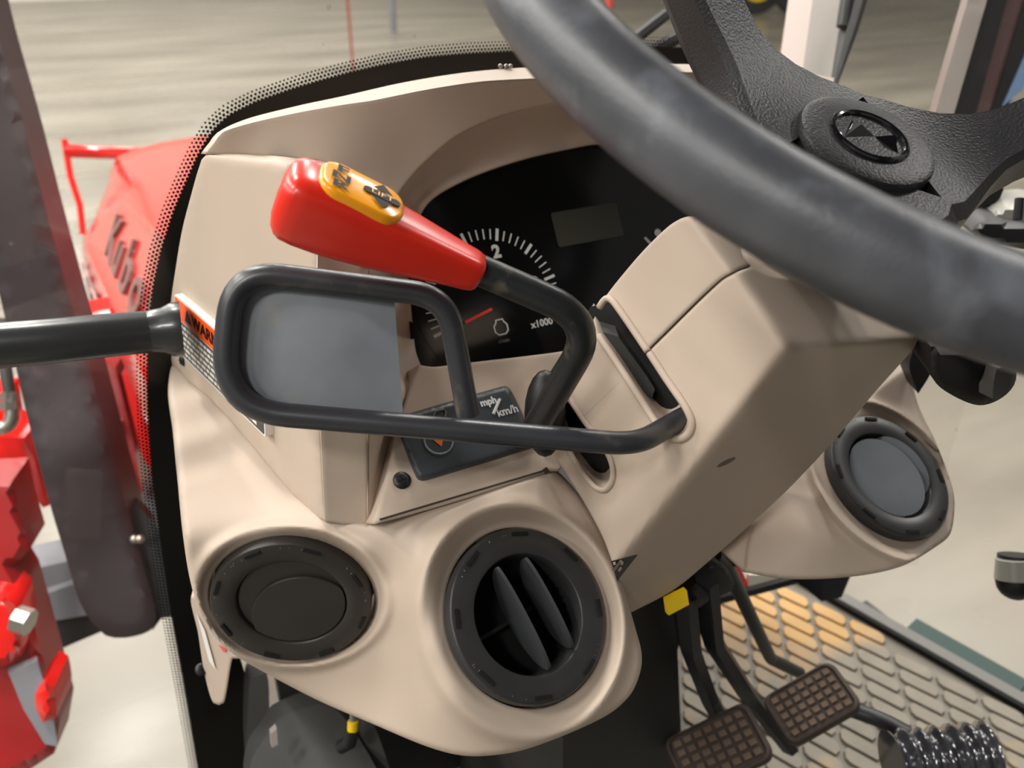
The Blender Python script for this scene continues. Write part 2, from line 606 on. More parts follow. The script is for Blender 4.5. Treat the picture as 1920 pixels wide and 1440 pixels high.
# cab roof above the camera (out of frame): it shades the cabin from the hall lamps overhead
rfm = MB()
obox((0.02, -0.10, 2.33), X3, Y3, Z3, .66, .82, .05, rfm)
build('ceiling', rfm, 'dark_int2', smooth_angle=0, kind='structure')
# rear bulkhead, added to block light from behind, and floor pan of the cab (behind and below the camera)
rw = MB()
obox((0.02, -0.90, 1.38), X3, Y3, Z3, .66, .02, .52, rw)
build('wall_back', rw, 'dark_int', smooth_angle=0, kind='structure')
fp = MB()
obox((0.0, -0.13, 0.82), X3, Y3, Z3, .60, .75, .015, fp)
build('trim_1', fp, 'dark_int', smooth_angle=0, kind='structure')

# ================================================================== WINDSHIELD
def glass_y(x):
    return 0.70 - 0.4 * x * x
def glass_depth(px, py):
    """depth of the gently bowed windshield along each pixel ray"""
    px, py = np.ravel(px).astype(float), np.ravel(py).astype(float)
    r = Fv + ((px-960)/FPX)[:, None]*Rv - ((py-720)/FPX)[:, None]*Uv
    d = np.full(len(px), 0.66)
    for _ in range(12):
        x = CAM[0] + r[:, 0]*d
        d = glass_y(x) / r[:, 1]
    return d
gm = MB()
gxs = np.linspace(-0.62, 0.60, 25)
gzs = np.linspace(0.95, 2.3, 3)
gv = [(x, glass_y(x) + 0.0015, z) for z in gzs for x in gxs]
gf = [(j*25+i, j*25+i+1, (j+1)*25+i+1, (j+1)*25+i) for j in range(2) for i in range(24)]
gm.add(gv, gf)
win = build('window_1', gm, 'glass', loc=(0, 0.70, 0.95), kind='structure')
ROOT_LOC[win.name] = np.array((0, 0.70, 0.95))
# black printed mask that follows the dash outline
edge_px = [(1420, 95), (1200, 88), (1080, 90), (960, 97), (880, 101), (800, 108), (720, 122), (640, 141), (560, 164), (480, 192), (430, 217), (400, 245),
           (375, 285), (350, 340), (325, 400), (303, 470), (288, 540), (280, 610), (277, 700), (279, 790), (286, 890), (300, 1000), (322, 1150), (345, 1280), (372, 1440), (385, 1500)]
mask_out = [(1420, 95, 1)] + edge_px[1:-1] + [(385, 1500, 1), (520, 1500, 1), (470, 1300), (430, 1150), (420, 950), (410, 750), (420, 600), (470, 450), (560, 330), (760, 260), (960, 210), (1200, 190), (1420, 190, 1)]
fm = sheet(mask_out, lambda a, b: glass_depth(a, b) - 0.0005, step=14)
build('frit_band', fm, 'frit', win, label='solid black printed glass border')
# dot rows fading out from the mask
e = np.array(edge_px, float)
seg = np.r_[0, np.cumsum(np.linalg.norm(np.diff(e, axis=0), axis=1))]
fine = np.linspace(0, seg[-1], 1600)
e = np.c_[np.interp(fine, seg, e[:, 0]), np.interp(fine, seg, e[:, 1])]
for _ in range(40):
    e[1:-1] = (e[:-2] + 2*e[1:-1] + e[2:]) / 4
ep = Pv(e[:, 0], e[:, 1], glass_depth(e[:, 0], e[:, 1]) - 0.0005)
sl = np.r_[0, np.cumsum(np.linalg.norm(np.diff(ep, axis=0), axis=1))]
dots = MB()
pitch = 0.0033
for row, (off, rad) in enumerate(((0.0003, 0.00155), (0.0031, 0.00130), (0.0058, 0.00112), (0.0084, 0.00085))):
    for k in range(int(sl[-1] / pitch)):
        s = (k + 0.5*(row % 2)) * pitch
        i = min(np.searchsorted(sl, s), len(sl)-2)
        p = ep[i] + (ep[i+1]-ep[i]) * ((s - sl[i]) / (sl[i+1]-sl[i] + 1e-9))
        t = unit(ep[min(i+4, len(ep)-1)] - ep[max(i-4, 0)])
        nrm = unit(np.array([-0.8*p[0], -1.0, 0.0]))
        out = unit(np.cross(nrm, t))
        if out @ (P(960, 720, .65) - p) > 0: out = -out
        c = p + out*off
        a = np.linspace(0, 2*math.pi, 8, endpoint=False)
        dots.add(c + rad*(np.cos(a)[:, None]*t + np.sin(a)[:, None]*out), [tuple(range(8))])
build('frit_dots', dots, 'frit', win, smooth_angle=0, kind='stuff')

# ================================================================== DASHBOARD
dash = thing('dashboard', 'beige moulded tractor dashboard around the instrument cluster and column', 'dashboard', (0, 0.45, 1.35))

SIDE_N = unit((1, 0.186, -0.1))
side_p0 = np.array([0.0926 + CAM[0], 0.396, 1.75 - 0.305])
side_d = plane_depth(side_p0, SIDE_N)
CLU_T = math.radians(30)
CLU_N = np.array([0, -math.cos(CLU_T), math.sin(CLU_T)])
CLU_E = np.array([0, math.sin(CLU_T), math.cos(CLU_T)])
CS = .635 / .66                              # cluster scale
clu_p0 = P(960, 520, .66*CS)
clu_d = plane_depth(clu_p0, CLU_N)
def cd(px, py): return float(clu_d(px, py))
def sd(px, py): return float(side_d(px, py))

# left flank that carries the warning label
side_out = [(386, 291), (440, 296), (520, 304), (600, 318, 1), (598, 480), (599, 700), (606, 900), (612, 979, 1), (585, 962), (540, 916), (470, 832), (400, 754), (350, 711), (336, 694, 1),
            (318, 690, 1), (316, 640), (320, 570), (330, 500), (342, 430), (360, 360), (374, 312)]
def side_depth(px, py):
    d = side_d(px, py)
    t = np.clip((np.asarray(px, float) - 318) / 55, 0, 1)          # soft roll at the front edge
    d = d + 0.045*smooth((np.asarray(px, float) - 530)/70)*smooth((420 - np.asarray(py, float))/120)
    return d + 0.010 * (1 - np.sqrt(np.clip(1 - (1 - t)**2, 0, 1)))
smb = sheet(side_out, side_depth, step=10, back=(0.008, 0.014, -.006), lip=(7, 0.003))
side_panel = build('side_panel', smb, 'beige', dash)

# binnacle face: visor front, left shoulder and the upright beside the recess
arch_outer = [(690, 505), (700, 455), (718, 412), (760, 345), (810, 292), (865, 250), (950, 214), (1050, 192)]
face_ctrl = [(400, 275, .520), (480, 240, .527), (560, 217, .533), (700, 194, .546), (800, 174, .559), (1000, 152, .592), (1200, 142, .628), (1440, 138, .690), (1560, 155, .730),
             (1558, 192, .738), (1440, 205, .700), (1250, 192, .655), (388, 288, .523), (440, 290, .525), (500, 293, .529), (560, 299, .534), (620, 309, .540), (680, 350, .553),
             (718, 412, .560), (760, 345, .575), (810, 292, .580), (865, 250, .586), (950, 214, .600), (1050, 192, .615), (640, 250, .542)]
face_d = tps(face_ctrl)
face_out = [(402, 268, 1), (418, 248), (470, 231), (560, 211), (640, 197), (700, 188), (800, 168), (900, 153), (1000, 147), (1200, 138), (1440, 134), (1562, 154, 1), (1558, 194, 1), (1440, 208),
            (1250, 192), (1050, 192, 1)] + arch_outer[-2:2:-1] + [(718, 412, 1), (680, 352), (620, 310), (560, 300), (500, 294), (440, 291), (386, 289, 1), (392, 280)]
fmb = sheet(face_out, face_d, step=10, back=(0, 0.02, -0.004))
face = build('binnacle_face', fmb, 'beige', dash)
band_ctrl = [(600, 322, sd(600, 322) + .03), (600, 480, sd(600, 480)), (600, 700, sd(600, 700)), (606, 860, sd(606, 860)), (611, 975, sd(611, 975)), (690, 985, .503), (690, 840, .484), (690, 700, .470), (690, 505, .464), (700, 455, .476), (640, 400, .448)]
band_d = tps(band_ctrl)
bmb = sheet([(600, 320, 1), (650, 362), (700, 455), (690, 505), (690, 700), (690, 850), (690, 988, 1), (650, 984), (610, 979, 1), (604, 860), (597, 700), (596, 480)], band_d, step=10, back=(0.004, 0.02, 0))
build('corner_upright', bmb, 'beige', dash)
# ledge on top of the flank and upright, running back to the binnacle face
ledge_out = [(386, 285), (440, 288), (500, 291), (560, 297), (620, 307), (680, 349), (716, 410), (704, 452, 1), (650, 366), (602, 324, 1), (520, 308), (440, 299), (386, 294, 1)]
ledge_ctrl = [(x, y, float(face_d(x, y)[0]) + .001) for x, y in ((386, 285), (440, 288), (500, 291), (560, 297), (620, 307), (680, 349), (716, 410))]
ledge_ctrl += [(x, y, float(side_depth(x, y)) + .002) for x, y in ((440, 299), (520, 308), (590, 321))] + [(650, 366, float(band_d(650, 366)[0])), (704, 452, float(band_d(704, 452)[0])), (386, 294, .530)]
build('ledge', sheet(ledge_out, tps(ledge_ctrl, 1e-6), step=5), 'beige', dash)

# bright top lip
lip_back = [(396, 272), (412, 246), (466, 222), (560, 198), (640, 181), (760, 154), (880, 135), (1000, 126), (1200, 120), (1440, 125), (1564, 146, 1)]
lip_front = [(1562, 160, 1), (1440, 141), (1200, 145), (1000, 155), (900, 161), (800, 176), (700, 197), (640, 206), (560, 220), (470, 240), (424, 258), (408, 276)]
lip_ctrl = [(x, y, float(face_d(x, y)[0]) + .0045) for x, y, *_ in lip_front] + [(x, y, float(face_d(x, y+26)[0]) + .028) for x, y, *_ in lip_back]
lmb = sheet(lip_back + lip_front, tps(lip_ctrl, 1e-4), step=9)
build('visor_lip', lmb, 'beige', dash)

# recess wall between face edge and instrument glass
clu_edge = [(1400, 350), (1300, 290), (1140, 272), (1052, 285), (959, 308), (865, 343), (799, 386), (774, 450), (764, 520), (769, 575), (777, 656), (790, 686)]
wall_out = [(690, 988, 1), (690, 850), (690, 700)] + arch_outer + [(1250, 192), (1440, 208, 1), (1440, 350, 1), (1300, 288), (1140, 270), (1052, 283), (959, 306), (867, 341), (801, 384), (776, 450), (766, 520), (771, 575), (779, 656), (792, 692, 1),
             (772, 722), (747, 800), (724, 900), (704, 981, 1)]
mid = [(1250, 262), (1050, 262), (950, 282), (860, 312), (790, 355), (745, 430), (728, 520), (728, 640)]
wall_ctrl = [(x, y, float(face_d(x, y)[0]) + .001) for x, y in arch_outer[2:] + [(1250, 192), (1440, 208)]] + [(x, y, float(band_d(x, y)[0]) + .001) for x, y in arch_outer[:2] + [(690, 985), (690, 840), (690, 700)]]
wall_ctrl += [(x, y, cd(x, y) - .006) for x, y in clu_edge + [(1440, 350)]]
wall_ctrl += [(x, y, cd(x, y) - .005) for x, y in mid]
wall_ctrl += [(705, 980, .506), (724, 900, .515), (748, 800, .528), (775, 720, .545)]
wmb = sheet(wall_out, tps(wall_ctrl, 1e-6), step=8, back=(0, .02, 0))
build('recess_wall', wmb, 'beige', dash)

# shelf under the instruments that carries the switch plate
shelf_d = plane3((870, 935, .505), (1030, 885, .531), (900, 690, .548))
shelf_out = [(703, 983, 1), (723, 900), (746, 800), (771, 722), (786, 684, 1), (812, 688), (880, 680), (1046, 660), (1150, 640, 1), (1180, 760, 1), (1046, 884, 1), (1032, 884, 1), (870, 936), (760, 968)]
hmb = sheet(shelf_out, shelf_d, step=12, back=(0, .05, -.034))
build('shelf', hmb, 'beige', dash)
sg = MB()
for a, b in (((712, 974), (1024, 881)),):
    pa, pb = P(*a, float(shelf_d(*a)) - .0012), P(*b, float(shelf_d(*b)) - .0012)
    tube(np.array([pa, (pa+pb)/2, pb]), 0.0006, 6, mb=sg)
tube(np.array([P(1021, 878, .526), P(1027, 887, .526)]), 0.0017, 6, mb=sg)
build('seam_gap', sg, 'beige_seam', dash)

# ---------------------------------------------------------------- lower vent housing (left of the column)
def vent_frame(cx, cy, semi, n, radius=0.05):
    d = FPX * radius / semi
    c = P(cx, cy, d)
    ex, ey, n = basis(n)
    return c, ex, ey, n
def ell_normal(cx, cy, ratio, minor_dir, sign):
    """outward normal of a disc from the ellipse it shows"""
    r = unit(ray(cx, cy))
    m = minor_dir[0]*Rv - minor_dir[1]*Uv
    m = unit(m - r*(m @ r))
    return unit(ratio*(-r) + sign*math.sqrt(1-ratio*ratio)*m)
V1 = vent_frame(548, 1125, 147.9, ell_normal(548, 1125, .717, (.198, -.98), -1))
V2 = vent_frame(988, 1152, 161.9, ell_normal(988, 1152, .879, (.93, -.36), +1))
V3 = vent_frame(1663, 893, 125.4, ell_normal(1663, 893, .66, (.83, -.556), +1))

def vent_blend(base, vents):
    fns = [(v, plane_depth(v[0], v[3]), r0, r1, off) for v, r0, r1, off in vents]
    def fn(px, py):
        px, py = np.ravel(px).astype(float), np.ravel(py).astype(float)
        d = base(px, py)
        for v, pd, r0, r1, off in fns:
            dp = pd(px, py)
            q = Pv(px, py, dp) - v[0]
            rho = np.hypot(q @ v[1], q @ v[2])
            s = smooth((rho - r0) / (r1 - r0))
            d = (dp + off) * (1 - s) + d * s - off * 1.5 * np.exp(-((rho - r1 - .0005) / .0042)**2)
        return d
    return fn
def vent_hole(v, r, n=26):
    a = np.linspace(0, 2*math.pi, n, endpoint=False)
    w = v[0] + r*(np.cos(a)[:, None]*v[1] + np.sin(a)[:, None]*v[2]) - CAM
    d = w @ Fv
    return [(960 + FPX*(p @ Rv)/k, 720 - FPX*(p @ Uv)/k) for p, k in zip(w, d)]

pod_ctrl = [(318, 700, .668), (316, 730, .650), (325, 800, .610), (335, 900, .556), (420, 900, .555), (350, 960, .530), (430, 965, .527), (345, 1000, .516), (358, 1085, .528), (375, 1145, .541), (400, 1190, .551), (440, 1230, .561),
            (520, 1272, .571), (600, 1315, .572), (700, 1358, .545), (790, 1396, .505), (860, 1415, .486), (960, 1410, .476), (1060, 1378, .482), (1160, 1330, .497), (1200, 1240, .510), (1165, 1090, .524), (1130, 1010, .531), (1080, 920, .538),
            (1035, 882, .533), (870, 934, .507), (705, 978, .495), (610, 977, .503), (540, 915, .540), (470, 830, .584), (400, 752, .630), (345, 705, .662), (400, 820, .600), (480, 960, .527), (560, 975, .512), (620, 1000, .505),
            (690, 1022, .496), (720, 1090, .505), (735, 1200, .515), (700, 1290, .548), (775, 1130, .481), (800, 1220, .474), (830, 1320, .474)]
pod_d = vent_blend(tps(pod_ctrl), [(V1, .052, .059, .004), (V2, .052, .066, .004)])
pod_out = [(322, 686), (340, 690), (354, 704), (402, 746), (473, 824), (543, 908), (587, 954), (612, 972, 1), (690, 982, 1), (705, 977, 1), (870, 931), (1031, 880, 1), (1044, 882), (1080, 920), (1110, 965), (1135, 1015), (1165, 1090), (1192, 1180),
           (1203, 1225), (1200, 1262), (1181, 1304), (1140, 1340), (1060, 1378), (975, 1408), (900, 1418), (850, 1414), (790, 1396), (700, 1358), (600, 1315), (500, 1263), (440, 1228), (400, 1190), (375, 1145), (358, 1085), (345, 1000), (335, 900), (325, 800), (316, 730)]
pmb = sheet(pod_out, pod_d, step=5, holes=[vent_hole(V1, .0515), vent_hole(V2, .0515)], back=(0, .018, -.012), lip=(9, .005), wall_holes=[-.02*V1[3], -.02*V2[3]])
build('vent_housing', pmb, 'beige', dash)
# small beige bracket leg below the housing, with its sticker
leg_d = plane3((370, 1130, .63), (430, 1300, .64), (400, 1310, .65))
leg = sheet([(362, 1120), (450, 1235), (436, 1235), (420, 1318), (400, 1318), (384, 1265), (372, 1190)], lambda a, b: leg_d(a, b), step=9, back=(.01, .03, 0))
build('bracket_leg', leg, 'beige', dash)
st = sheet([(368, 1150, 1), (384, 1182, 1), (404, 1255, 1), (392, 1240, 1)], lambda a, b: leg_d(a, b) - .002, step=12)
build('sticker', st, 'warn_white', dash)
st = sheet([(409, 1208, 1), (424, 1218, 1), (420, 1224, 1)], lambda a, b: leg_d(a, b) - .002, step=12)
build('red_mark', st, 'red_tape', dash)

# ---------------------------------------------------------------- right vent housing
rp_ctrl = [(1700, 690, .705), (1722, 760, .688), (1783, 905, .652), (1790, 945, .641), (1755, 1025, .615), (1690, 1062, .601), (1600, 1081, .592), (1480, 1086, .592), (1394, 1072, .602), (1410, 980, .616), (1480, 900, .632), (1560, 815, .652), (1640, 735, .685),
           (1500, 1000, .597), (1570, 1010, .594)]
rp_d = vent_blend(tps(rp_ctrl), [(V3, .052, .066, .006)])
rp_out = [(1690, 690, 1), (1704, 692), (1722, 760), (1755, 830), (1783, 905), (1790, 945), (1782, 1000), (1755, 1025), (1690, 1062), (1600, 1081), (1480, 1086), (1394, 1073, 1), (1400, 1020), (1410, 980, 1), (1480, 900), (1560, 815), (1640, 730)]
rmb = sheet(rp_out, rp_d, step=5, holes=[vent_hole(V3, .0512)], back=(0, .05, .002), lip=(8, .004), wall_holes=-.02*V3[3])
build('vent_housing', rmb, 'beige', dash)
# black tip above the right housing
tb = sheet([(1712, 655, 1), (1752, 665, 1), (1745, 700), (1722, 738, 1), (1705, 690)], lambda a, b: np.full(np.shape(np.ravel(a)), .68), step=9, back=(.01, .02, 0))
build('edge_cap', tb, 'black', dash)

# screws
def screw(px, py, dfn, r, n=None, parent=dash):
    d = float(np.ravel(dfn(px, py))[0])
    c = P(px, py, d)
    n = unit(-ray(px, py)) if n is None else n
    ex, ey, n = basis(n)
    s = lathe(c, ex, ey, n, [(r, -.001), (r, .0008), (r*.82, .0017), (r*.5, .0021), (1e-4, .0022)], 20)
    o = build('screw', s, 'black', parent)
    x = MB()
    obox(c + .0022*n, ex, ey, n, r*.55, r*.10, .0003, x); obox(c + .0022*n, ex, ey, n, r*.10, r*.55, .0003, x)
    build('cross_slot', x, 'void', o, smooth_angle=0)
    return o
shelf_n = unit(np.cross(P(1030, 885, .531)-P(870, 935, .505), P(900, 690, .548)-P(870, 935, .505)))
if shelf_n[2] < 0: shelf_n = -shelf_n
screw(753, 901, shelf_d, .0053, shelf_n)
screw(343, 676, side_depth, .0042, -SIDE_N)
screw(378, 1255, leg_d, .0048)
for x in (938, 949, 957):
    build('trim_pin', sphere(P(x, 124, .612), .0017, nu=10, nv=6), 'steel', dash)

# warning label on the left flank
lx, ly, ln = basis(-SIDE_N)
lab = thing('warning_label', 'orange and black safety sticker on the beige dashboard flank', 'label', on_plane(425, 680, side_p0, SIDE_N))
tl = on_plane(347, 538, side_p0, SIDE_N); bl = on_plane(344, 639, side_p0, SIDE_N); br = on_plane(504, 824, side_p0, SIDE_N)
lc = (tl + br) / 2
hw = abs((br - bl) @ lx) / 2 + .001; hh = abs((tl - bl) @ ly) / 2
base = tl - CAM
off0 = .0055
build('backing', prism(rrect(hw, hh, .002), lc, lx, ly, ln, off0 - .0055, off0), 'warn_white', lab, smooth_angle=0)
o1 = lc + ly*hh*.60
build('header_stripe', prism(rrect(hw-.0015, hh*.34, .001), o1, lx, ly, ln, off0, off0+.0003), 'warn_orange', lab, smooth_angle=0)
build('text_field', prism(rrect(hw-.0015, hh*.58, .001), lc - ly*hh*.36, lx, ly, ln, off0, off0+.0003), 'warn_black', lab, smooth_angle=0)
tx = text('WARNING', hh*.52, o1 - lx*hw*.05, lx, ly, ln, off0+.0006, mb=MB(), sx=1.25, bold=.0004)
tri0 = o1 - lx*hw*.66
tx.add([tri0 + ly*hh*.24 + ln*(off0+.0006), tri0 - lx*hh*.25 - ly*hh*.2 + ln*(off0+.0006), tri0 + lx*hh*.25 - ly*hh*.2 + ln*(off0+.0006)], [(0, 1, 2)])
build('header_text', tx, 'ink', lab, smooth_angle=0)
ruled = MB()                                     # unreadable small print: rows of word-long dashes
for row in range(6):
    y = lc + ly*(hh*(.10 - .18*row))
    x = -hw*.9
    while x < hw*.85:
        w = random.uniform(.004, .010)
        obox(y + lx*(x + w/2) + ln*(off0+.0005), lx, ly, ln, min(w, hw*.9-x)/2, hh*.045, .0001, ruled)
        x += w + .0016
build('small_print', ruled, 'warn_white', lab, smooth_angle=0, kind='stuff')

# ================================================================== INSTRUMENT CLUSTER
clu = thing('instrument_cluster', 'black instrument cluster with tachometer and blank display behind the levers', 'gauge', on_plane(960, 690, clu_p0, CLU_N))
cl_out = [(1440, 350), (1300, 286), (1140, 268), (1052, 281), (959, 304), (865, 339), (795, 384), (770, 450), (760, 520), (765, 575), (772, 656), (785, 688), (812, 698), (880, 691), (1046, 670), (1250, 640), (1400, 600)]
face_mb = sheet(cl_out, clu_d, step=30)
build('lens', face_mb, 'gloss_black', clu, smooth_angle=20)
gc = on_plane(926.3, 565.9, clu_p0, CLU_N)
GR = .0522*CS
def ring_pt(a, r): return gc + r*(math.cos(a)*X3 + math.sin(a)*CLU_E)
lft = CLU_N * .0008
build('dial_face', lathe(gc, X3, CLU_E, CLU_N, [(GR*1.22, .0002), (GR*1.22, .0005), (GR*1.16, .0005), (1e-4, .0004)], 48), 'gloss_black', clu)
for k in range(0, 32):
    v = k / 10
    a = math.radians(72.9 + (2 - v)*62.0)
    big = (k % 5 == 0)
    c = ring_pt(a, GR) + lft
    rr = unit(math.cos(a)*X3 + math.sin(a)*CLU_E); tt = np.cross(CLU_N, rr)
    build('tick_mark', obox(c, tt, rr, CLU_N, .0011 if big else .00045, .0046 if big else .0038, .0002), 'white_print', clu, smooth_angle=0)
for v in (0, 1, 2, 3):
    a = math.radians(72.9 + (2 - v)*62.0)
    build('numeral', text(str(v), .0132, ring_pt(a, GR*.74), X3, CLU_E, CLU_N, .001, bold=.0006), 'white_print', clu, smooth_angle=0)
na, nb = on_plane(868, 606, clu_p0, CLU_N) + CLU_N*.004, on_plane(918, 581, clu_p0, CLU_N) + CLU_N*.004
nd = unit(nb - na)
build('needle', obox((na+nb)/2, nd, np.cross(CLU_N, nd), CLU_N, np.linalg.norm(nb-na)/2, .0010, .0006), 'needle', clu, smooth_angle=0)
build('unit_text', text('x1000', .0074, on_plane(1015, 606, clu_p0, CLU_N), X3, CLU_E, CLU_N, .001, bold=.0002), 'white_print', clu, smooth_angle=0)
ic = on_plane(938, 613, clu_p0, CLU_N) + CLU_N*.001
ipts = [(-.003, .0055), (.003, .0055), (.003, .004), (.0055, .001), (.0055, -.0035), (.003, -.006), (-.003, -.006), (-.0055, -.0035), (-.0055, .001), (-.003, .004)]
ip = np.array([ic + x*CS*X3 + y*CS*CLU_E for x, y in ipts])
build('engine_symbol', tube(ip, .0005, 6, closed=True), 'white_print', clu)
build('symbol_caption', text('r/min', .0042, ic - CLU_E*.0105, X3, CLU_E, CLU_N, 0.0), 'grey_print', clu, smooth_angle=0)
lq = [on_plane(x, y, clu_p0, CLU_N) + CLU_N*.0012 for x, y in ((1033, 401), (1155, 379), (1166, 441), (1046, 466))]
lcd_c = sum(lq)/4
build('display', prism(rrect(abs((lq[1]-lq[0]) @ X3)/2, abs((lq[0]-lq[3]) @ CLU_E)/2, .002), lcd_c, X3, CLU_E, CLU_N, -.0004, .0), 'lcd', clu, smooth_angle=0)
for a, b in (((1208, 446), (1219, 458)),):
    pa, pb = on_plane(*a, clu_p0, CLU_N)+lft, on_plane(*b, clu_p0, CLU_N)+lft
    build('tick_mark', tube(np.array([pa, pb]), .0011, 6), 'white_print', clu)
build('warning_dot', lathe(on_plane(1232, 437, clu_p0, CLU_N), X3, CLU_E, CLU_N, [(.0032, .0008), (.0032, .0012), (1e-4, .0012)], 16), 'white_print', clu)

# ================================================================== SWITCH PLATE
swp = thing('switch_plate', 'charcoal switch plate marked mph and km/h with orange hazard triangle', 'switch panel', P(880, 815, float(shelf_d(880, 815))))
sex = unit(P(1000, 838, float(shelf_d(1000, 838))) - P(790, 898, float(shelf_d(790, 898))))
sn = unit(shelf_n - sex*(shelf_n @ sex)); sey = np.cross(sn, sex)
sw_out = [(740, 788, 1), (752, 780), (935, 726), (950, 724), (960, 735), (1003, 828), (1000, 838), (985, 843), (800, 899), (786, 898), (778, 885)]
smb2 = sheet(sw_out, lambda a, b: shelf_d(a, b) - .006, step=5, back=.008*-sn, lip=(8, .004))
sw_body = build('body', smb2, 'switch', swp)
def on_sw(px, py, lift=.0003): return P(px, py, float(shelf_d(px, py)) - .006) + sn*lift
build('mph_text', text('mph', .0064, on_sw(915, 754), sex, sey, sn, .0004, bold=.0003), 'white_print', sw_body, smooth_angle=0)
build('kmh_text', text('km/h', .0073, on_sw(951, 771), sex, sey, sn, .0004, bold=.0002), 'white_print', sw_body, smooth_angle=0)
build('slash', tube(np.array([on_sw(937, 749), on_sw(925, 777)]), .0011, 6), 'white_print', sw_body)
hz = on_sw(822, 826)
build('hazard_ring', tube(np.array([hz + .0088*(math.cos(a)*sex + math.sin(a)*sey) for a in np.linspace(0, 2*math.pi, 40, endpoint=False)]), .0007, 6, closed=True), 'grey_print', sw_body)
build('hazard_triangle', MB().add([on_sw(807, 821), on_sw(828, 838), on_sw(832, 817), on_sw(822, 812)], [(0, 1, 2), (0, 2, 3)]), 'hazard', sw_body, smooth_angle=0)
ic = [on_sw(x, y) for x, y in ((813, 779), (816, 772), (832, 768), (836, 773), (834, 782))]
build('display_symbol', tube(np.array(ic), .0005, 6), 'grey_print', sw_body)

# ================================================================== AIR VENTS
def vent(v, mode, blade_dir_px, label, material):
    c, ex, ey, n = v
    root = thing('air_vent', label, 'vent', c, 'round dashboard air vents')
    ring = build('ring', lathe(c, ex, ey, n, [(.0500, -.012), (.0500, .0030), (.0493, .0044), (.0482, .0049), (.0372, .0043), (.0348, .0034), (.0338, .0010), (.0338, -.018)], 64), material, root)
    for k in range(8):
        a = math.radians(22.5 + 45*k)
        rr = math.cos(a)*ex + math.sin(a)*ey; tt = np.cross(n, rr)
        build('notch', obox(c + rr*.0462 + n*.0052, tt, rr, n, .0052, .0011, .0006), 'void', ring, smooth_angle=0)
    sc = MB()
    for k in range(26):
        a = random.uniform(0, 2*math.pi)
        rr = math.cos(a)*ex + math.sin(a)*ey
        tube(np.array([c + rr*random.uniform(.0455, .047) + n*.0051, c + rr*.0492 + n*.0036]), .00018, 4, mb=sc)
    build('scratches', sc, 'vent_scratch', ring, kind='stuff')
    build('barrel', lathe(c, ex, ey, n, [(.0340, -.004), (.0335, -.030), (1e-4, -.031)], 40), 'void', root)
    b = blade_dir_px[0]*Rv - blade_dir_px[1]*Uv
    b = unit(b - n*(b @ n)); w = np.cross(n, b)            # blade axis and across
    if w @ Rv < 0: w = -w
    R0 = .0333
    if mode == 'closed':
        a = np.linspace(0, 2*math.pi, 56, endpoint=False)
        build('flap', prism([(R0*math.cos(t), R0*math.sin(t)) for t in a], c, b, w, n if np.cross(b, w) @ n > 0 else -n, -.004, .0004) if np.cross(b, w) @ n > 0 else prism([(R0*math.cos(t), R0*math.sin(t)) for t in a], c, w, b, n, -.004, .0004), material, root, smooth_angle=25)
        # front flap: lens bounded by the ring circle and an offset arc
        lens = []
        for t in np.linspace(0, 2*math.pi, 120, endpoint=False):
            p = np.array([.0335*math.cos(t), .0335*math.sin(t)])      # along b, w, offset circle
            q = p + np.array([0, .0150])
            if np.hypot(*q) < R0: lens.append(tuple(q))
        arc2 = []
        for t in np.linspace(0, 2*math.pi, 120, endpoint=False):
            q = np.array([R0*math.cos(t), R0*math.sin(t)])
            if np.hypot(q[0], q[1]-.0150) < .0335: arc2.append(tuple(q))
        pts = lens + arc2
        cxy = np.mean(pts, axis=0)
        pts.sort(key=lambda p: math.atan2(p[1]-cxy[1], p[0]-cxy[0]))
        if np.cross(b, w) @ n < 0: pts = pts[::-1]
        fl = prism(pts, c, b, w, n, .0004, .0026)
        build('flap', fl, material, root, smooth_angle=25)
    elif mode == 'open':
        for s in (-.0045, .0150):
            half = math.sqrt(R0**2 - s**2)*.97
            tilt = unit(n*math.cos(math.radians(8)) - w*math.sin(math.radians(8)))
            pts = []
            for t in np.linspace(0, math.pi, 24):
                pts.append((half*math.cos(t), .003 + .0065*math.sin(t)))
            for t in np.linspace(math.pi, 2*math.pi, 24)[1:-1]:
                pts.append((half*math.cos(t), .003 + .024*math.sin(t)))
            build('louvre', prism(pts, c + w*s, b, tilt, np.cross(b, tilt), -.0010, .0010), 'vent_louvre', root, smooth_angle=25)
        build('crossbar', obox(c - n*.022, w, b, n, .033, .0012, .002), 'black', root, smooth_angle=0)
    else:
        for s, hw_, ang, up_ in ((-.0060, .0235, math.radians(20), .0045), (.0195, .0150, math.radians(40), -.0010)):
            half = math.sqrt(R0**2 - s**2)
            tilt = unit(w*math.cos(ang) + n*math.sin(ang))
            pts = [(half*.97*math.cos(t), hw_*math.sin(t)) for t in np.linspace(0, 2*math.pi, 40, endpoint=False)]
            build('louvre', prism(pts, c + w*s + n*up_, b, tilt, np.cross(b, tilt), -.0009, .0009), 'vent_blade', root, smooth_angle=25)
    return root
M['vent_louvre'] = mat('vent_louvre_grey', (64, 66, 68), 0.36, var=(30, 0.08))
M['vent_blade'] = mat('vent_blade_lit', (122, 128, 134), 0.42, var=(30, 0.08))  # lighter grey paints in the light caught by the upturned flaps
vent(V1, 'closed', (.84, -.54), 'dark round air vent with its flaps shut beside the windshield', 'vent_shaded')
vent(V2, 'open', (.375, .925), 'black round air vent with two open louvres left of the steering column', 'vent')
vent(V3, 'half', (.42, .90), 'black round air vent with half turned lit grey flaps right of the steering column', 'vent')

